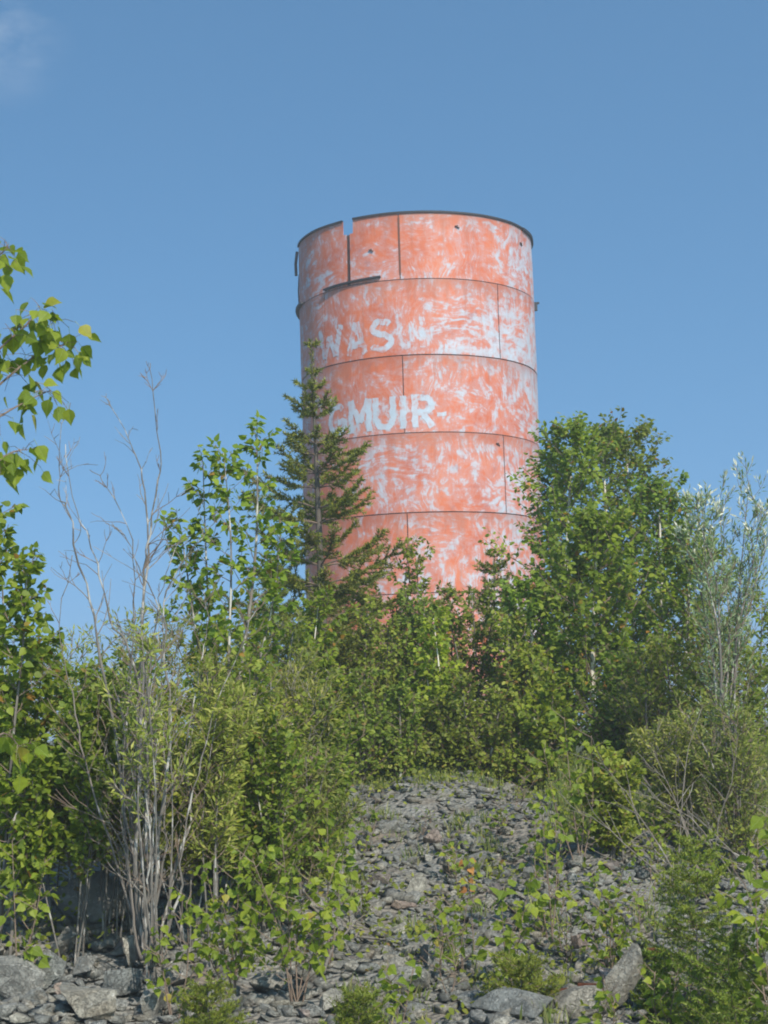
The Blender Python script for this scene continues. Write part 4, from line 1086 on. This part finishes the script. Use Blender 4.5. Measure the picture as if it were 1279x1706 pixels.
def ground_cover():
    rng = random.Random(33); lf = Leafer(rng)
    def clump(p, n, r, h):
        for _ in range(n):
            q = Vector((p.x + rng.gauss(0, r), p.y + rng.gauss(0, r), 0)); q.z = gzf(q.x, q.y) + h * rng.random() ** 1.3
            lf.put(q, Vector((rng.gauss(0, 1), rng.gauss(0, 1), .6)), rng.uniform(.03, .055), .1, .8)
    for _ in range(95):
        y = rng.uniform(15.9, 18.6); clump(Vector((rng.uniform(-1.9, 1.7) * y / 17, y, 0)), 26, .16, .34)
    for _ in range(110):
        y = rng.uniform(13.2, 18.0); clump(Vector((rng.uniform(1.5, 4.1) * y / 17, y, 0)), 26, .17, .4)
    for _ in range(120):
        y = rng.uniform(9.2, 15.5); clump(Vector((rng.uniform(-.6, 3.6) * y / 17, y, 0)), 14, .09, .16)
    for _ in range(60):
        y = rng.uniform(10.6, 15.5); clump(Vector((rng.uniform(-4.0, -1.0) * y / 17, y, 0)), 22, .15, .3)
    o = leaves_mesh('ground_cover', lf.p, lf.a, lf.n, lf.s, 'oval', M['alder'], None, (0, 0, 0))
    tag(o, 'low leafy ground cover on the slope and its top edge', 'ground cover', kind='stuff')
ground_cover()
def lying(name, lab, cat, pxs, r, mat, lift=.05, seed=0, nb=4):
    rng = random.Random(seed); P = []
    for x, y in pxs:
        p = ground_at(x, y); p.z = gzf(p.x, p.y) + lift; P.append(p)
    b_ = P[0].copy(); Q = polyline(P, 12); o = empty(name, b_, lab, cat)
    mb = MB(); mb.tube(Q, [r * (1 - .6 * i / 12) for i in range(13)], 6); mb.build('stick', M[mat], o, True, b_)
    tw = MB()
    for k in range(nb):
        j = rng.randrange(3, 12); B = shoot(rng, Q[j], (Q[j] - Q[j - 1]).normalized() + Vector((rng.gauss(0, .5), rng.gauss(0, .5), .5)), rng.uniform(.15, .4), .1, .15, 4); tw.tube(B, [r * .35, r * .3, r * .25, r * .2, r * .12], 4, False)
    tag(tw.build('twigs', M[mat], o, False, b_), kind='stuff')
lying('fallen_branch', 'pale fallen branch lying across the right of the slope', 'branch', [(1205, 1425), (1175, 1385), (1130, 1375), (1085, 1372)], .018, 'twig_dry', .22, 1, 7)
lying('fallen_stick', 'thin dark stick lying on the rubble in the lower middle', 'branch', [(595, 1578), (640, 1585), (690, 1597)], .012, 'bark', .07, 2, 2)
lying('dry_branch', 'tangled dry branch at the foot of the left bright bush', 'branch', [(540, 1640), (556, 1600), (585, 1560), (572, 1520)], .012, 'twig_dry', .08, 3, 8)
lying('leaning_dry_branch', 'dry branch leaning among the shrubs below the silvery willow', 'branch', [(1270, 1400), (1230, 1380), (1190, 1370)], .014, 'twig_dry', .35, 4, 9)
# dry stems rising through the right-hand brush
rng = random.Random(17); b_ = on_ground(1190, 13.2)
dry = empty('dry_brush', b_, 'thicket of dry leafless stems at right below the silvery willow', 'dead shrub')
for k in range(14):
    s0_ = b_ + Vector((rng.uniform(-.5, .5), rng.uniform(-.3, .3), 0)); d_ = Vector((rng.gauss(-.35, .6), rng.gauss(-.1, .3), 1)); Q = shoot(rng, s0_, d_, rng.uniform(.7, 1.5), -.25, .12, 8)
    mb = MB(); mb.tube(Q, [.007 * (1 - .8 * i / 8) for i in range(9)], 5)
    for m in range(5):
        j = rng.randrange(2, 8); mb.tube(shoot(rng, Q[j], (Q[j] - Q[j - 1]).normalized() + Vector((rng.gauss(0, .7), rng.gauss(0, .5), rng.gauss(.1, .3))), rng.uniform(.15, .4), 0, .15, 4), [.0035, .003, .0026, .002, .0015], 4, False)
    mb.build('stem', M['twig_dry'], dry, False, b_)
for (px, py, l, rz, lab) in ((930, 1678, .15, 25, 'rusty metal strip lying by the wide flat slab'), (985, 1668, .17, -20, 'rusty metal strip beside the tilted slab'), (1090, 1605, .08, 40, 'small rusty scrap behind the tilted slab')):
    p = ground_at(px, py); rr = Matrix.Rotation(R_(rz), 3, 'Z') @ Matrix.Rotation(R_(18), 3, 'X')
    o = empty('rusty_scrap', p, lab, 'scrap metal', 'rusty scraps'); mb = MB(); mb.box((0, 0, .07), (l, .05, .006), rr); mb.build('plate', M['rust'], o)
    mb = MB(); mb.box(Vector((0, 0, .07)) + rr @ Vector((0, .024, .010)), (l * .96, .005, .022), rr); mb.build('flange', M['rust'], o)

# ------------------------------------------------------------------ thin haze in the air
def haze():
    m, nt, out = newmat('haze_air')
    v = N(nt, 'ShaderNodeVolumePrincipled'); v.inputs['Color'].default_value = (.93, .95, .97, 1); v.inputs['Density'].default_value = HAZE; v.inputs['Anisotropy'].default_value = .2
    nt.links.new(v.outputs[0], out.inputs['Volume'])
    mb = MB(); zt = ZR[0] + 1.0
    mb.box((0, 320, (zt - 1.6) / 2), (1040, 790, zt + 1.6)); tag(mb.build('haze', m), 'thin pale haze in the air', 'haze', kind='stuff')
HAZE = .0024
haze()
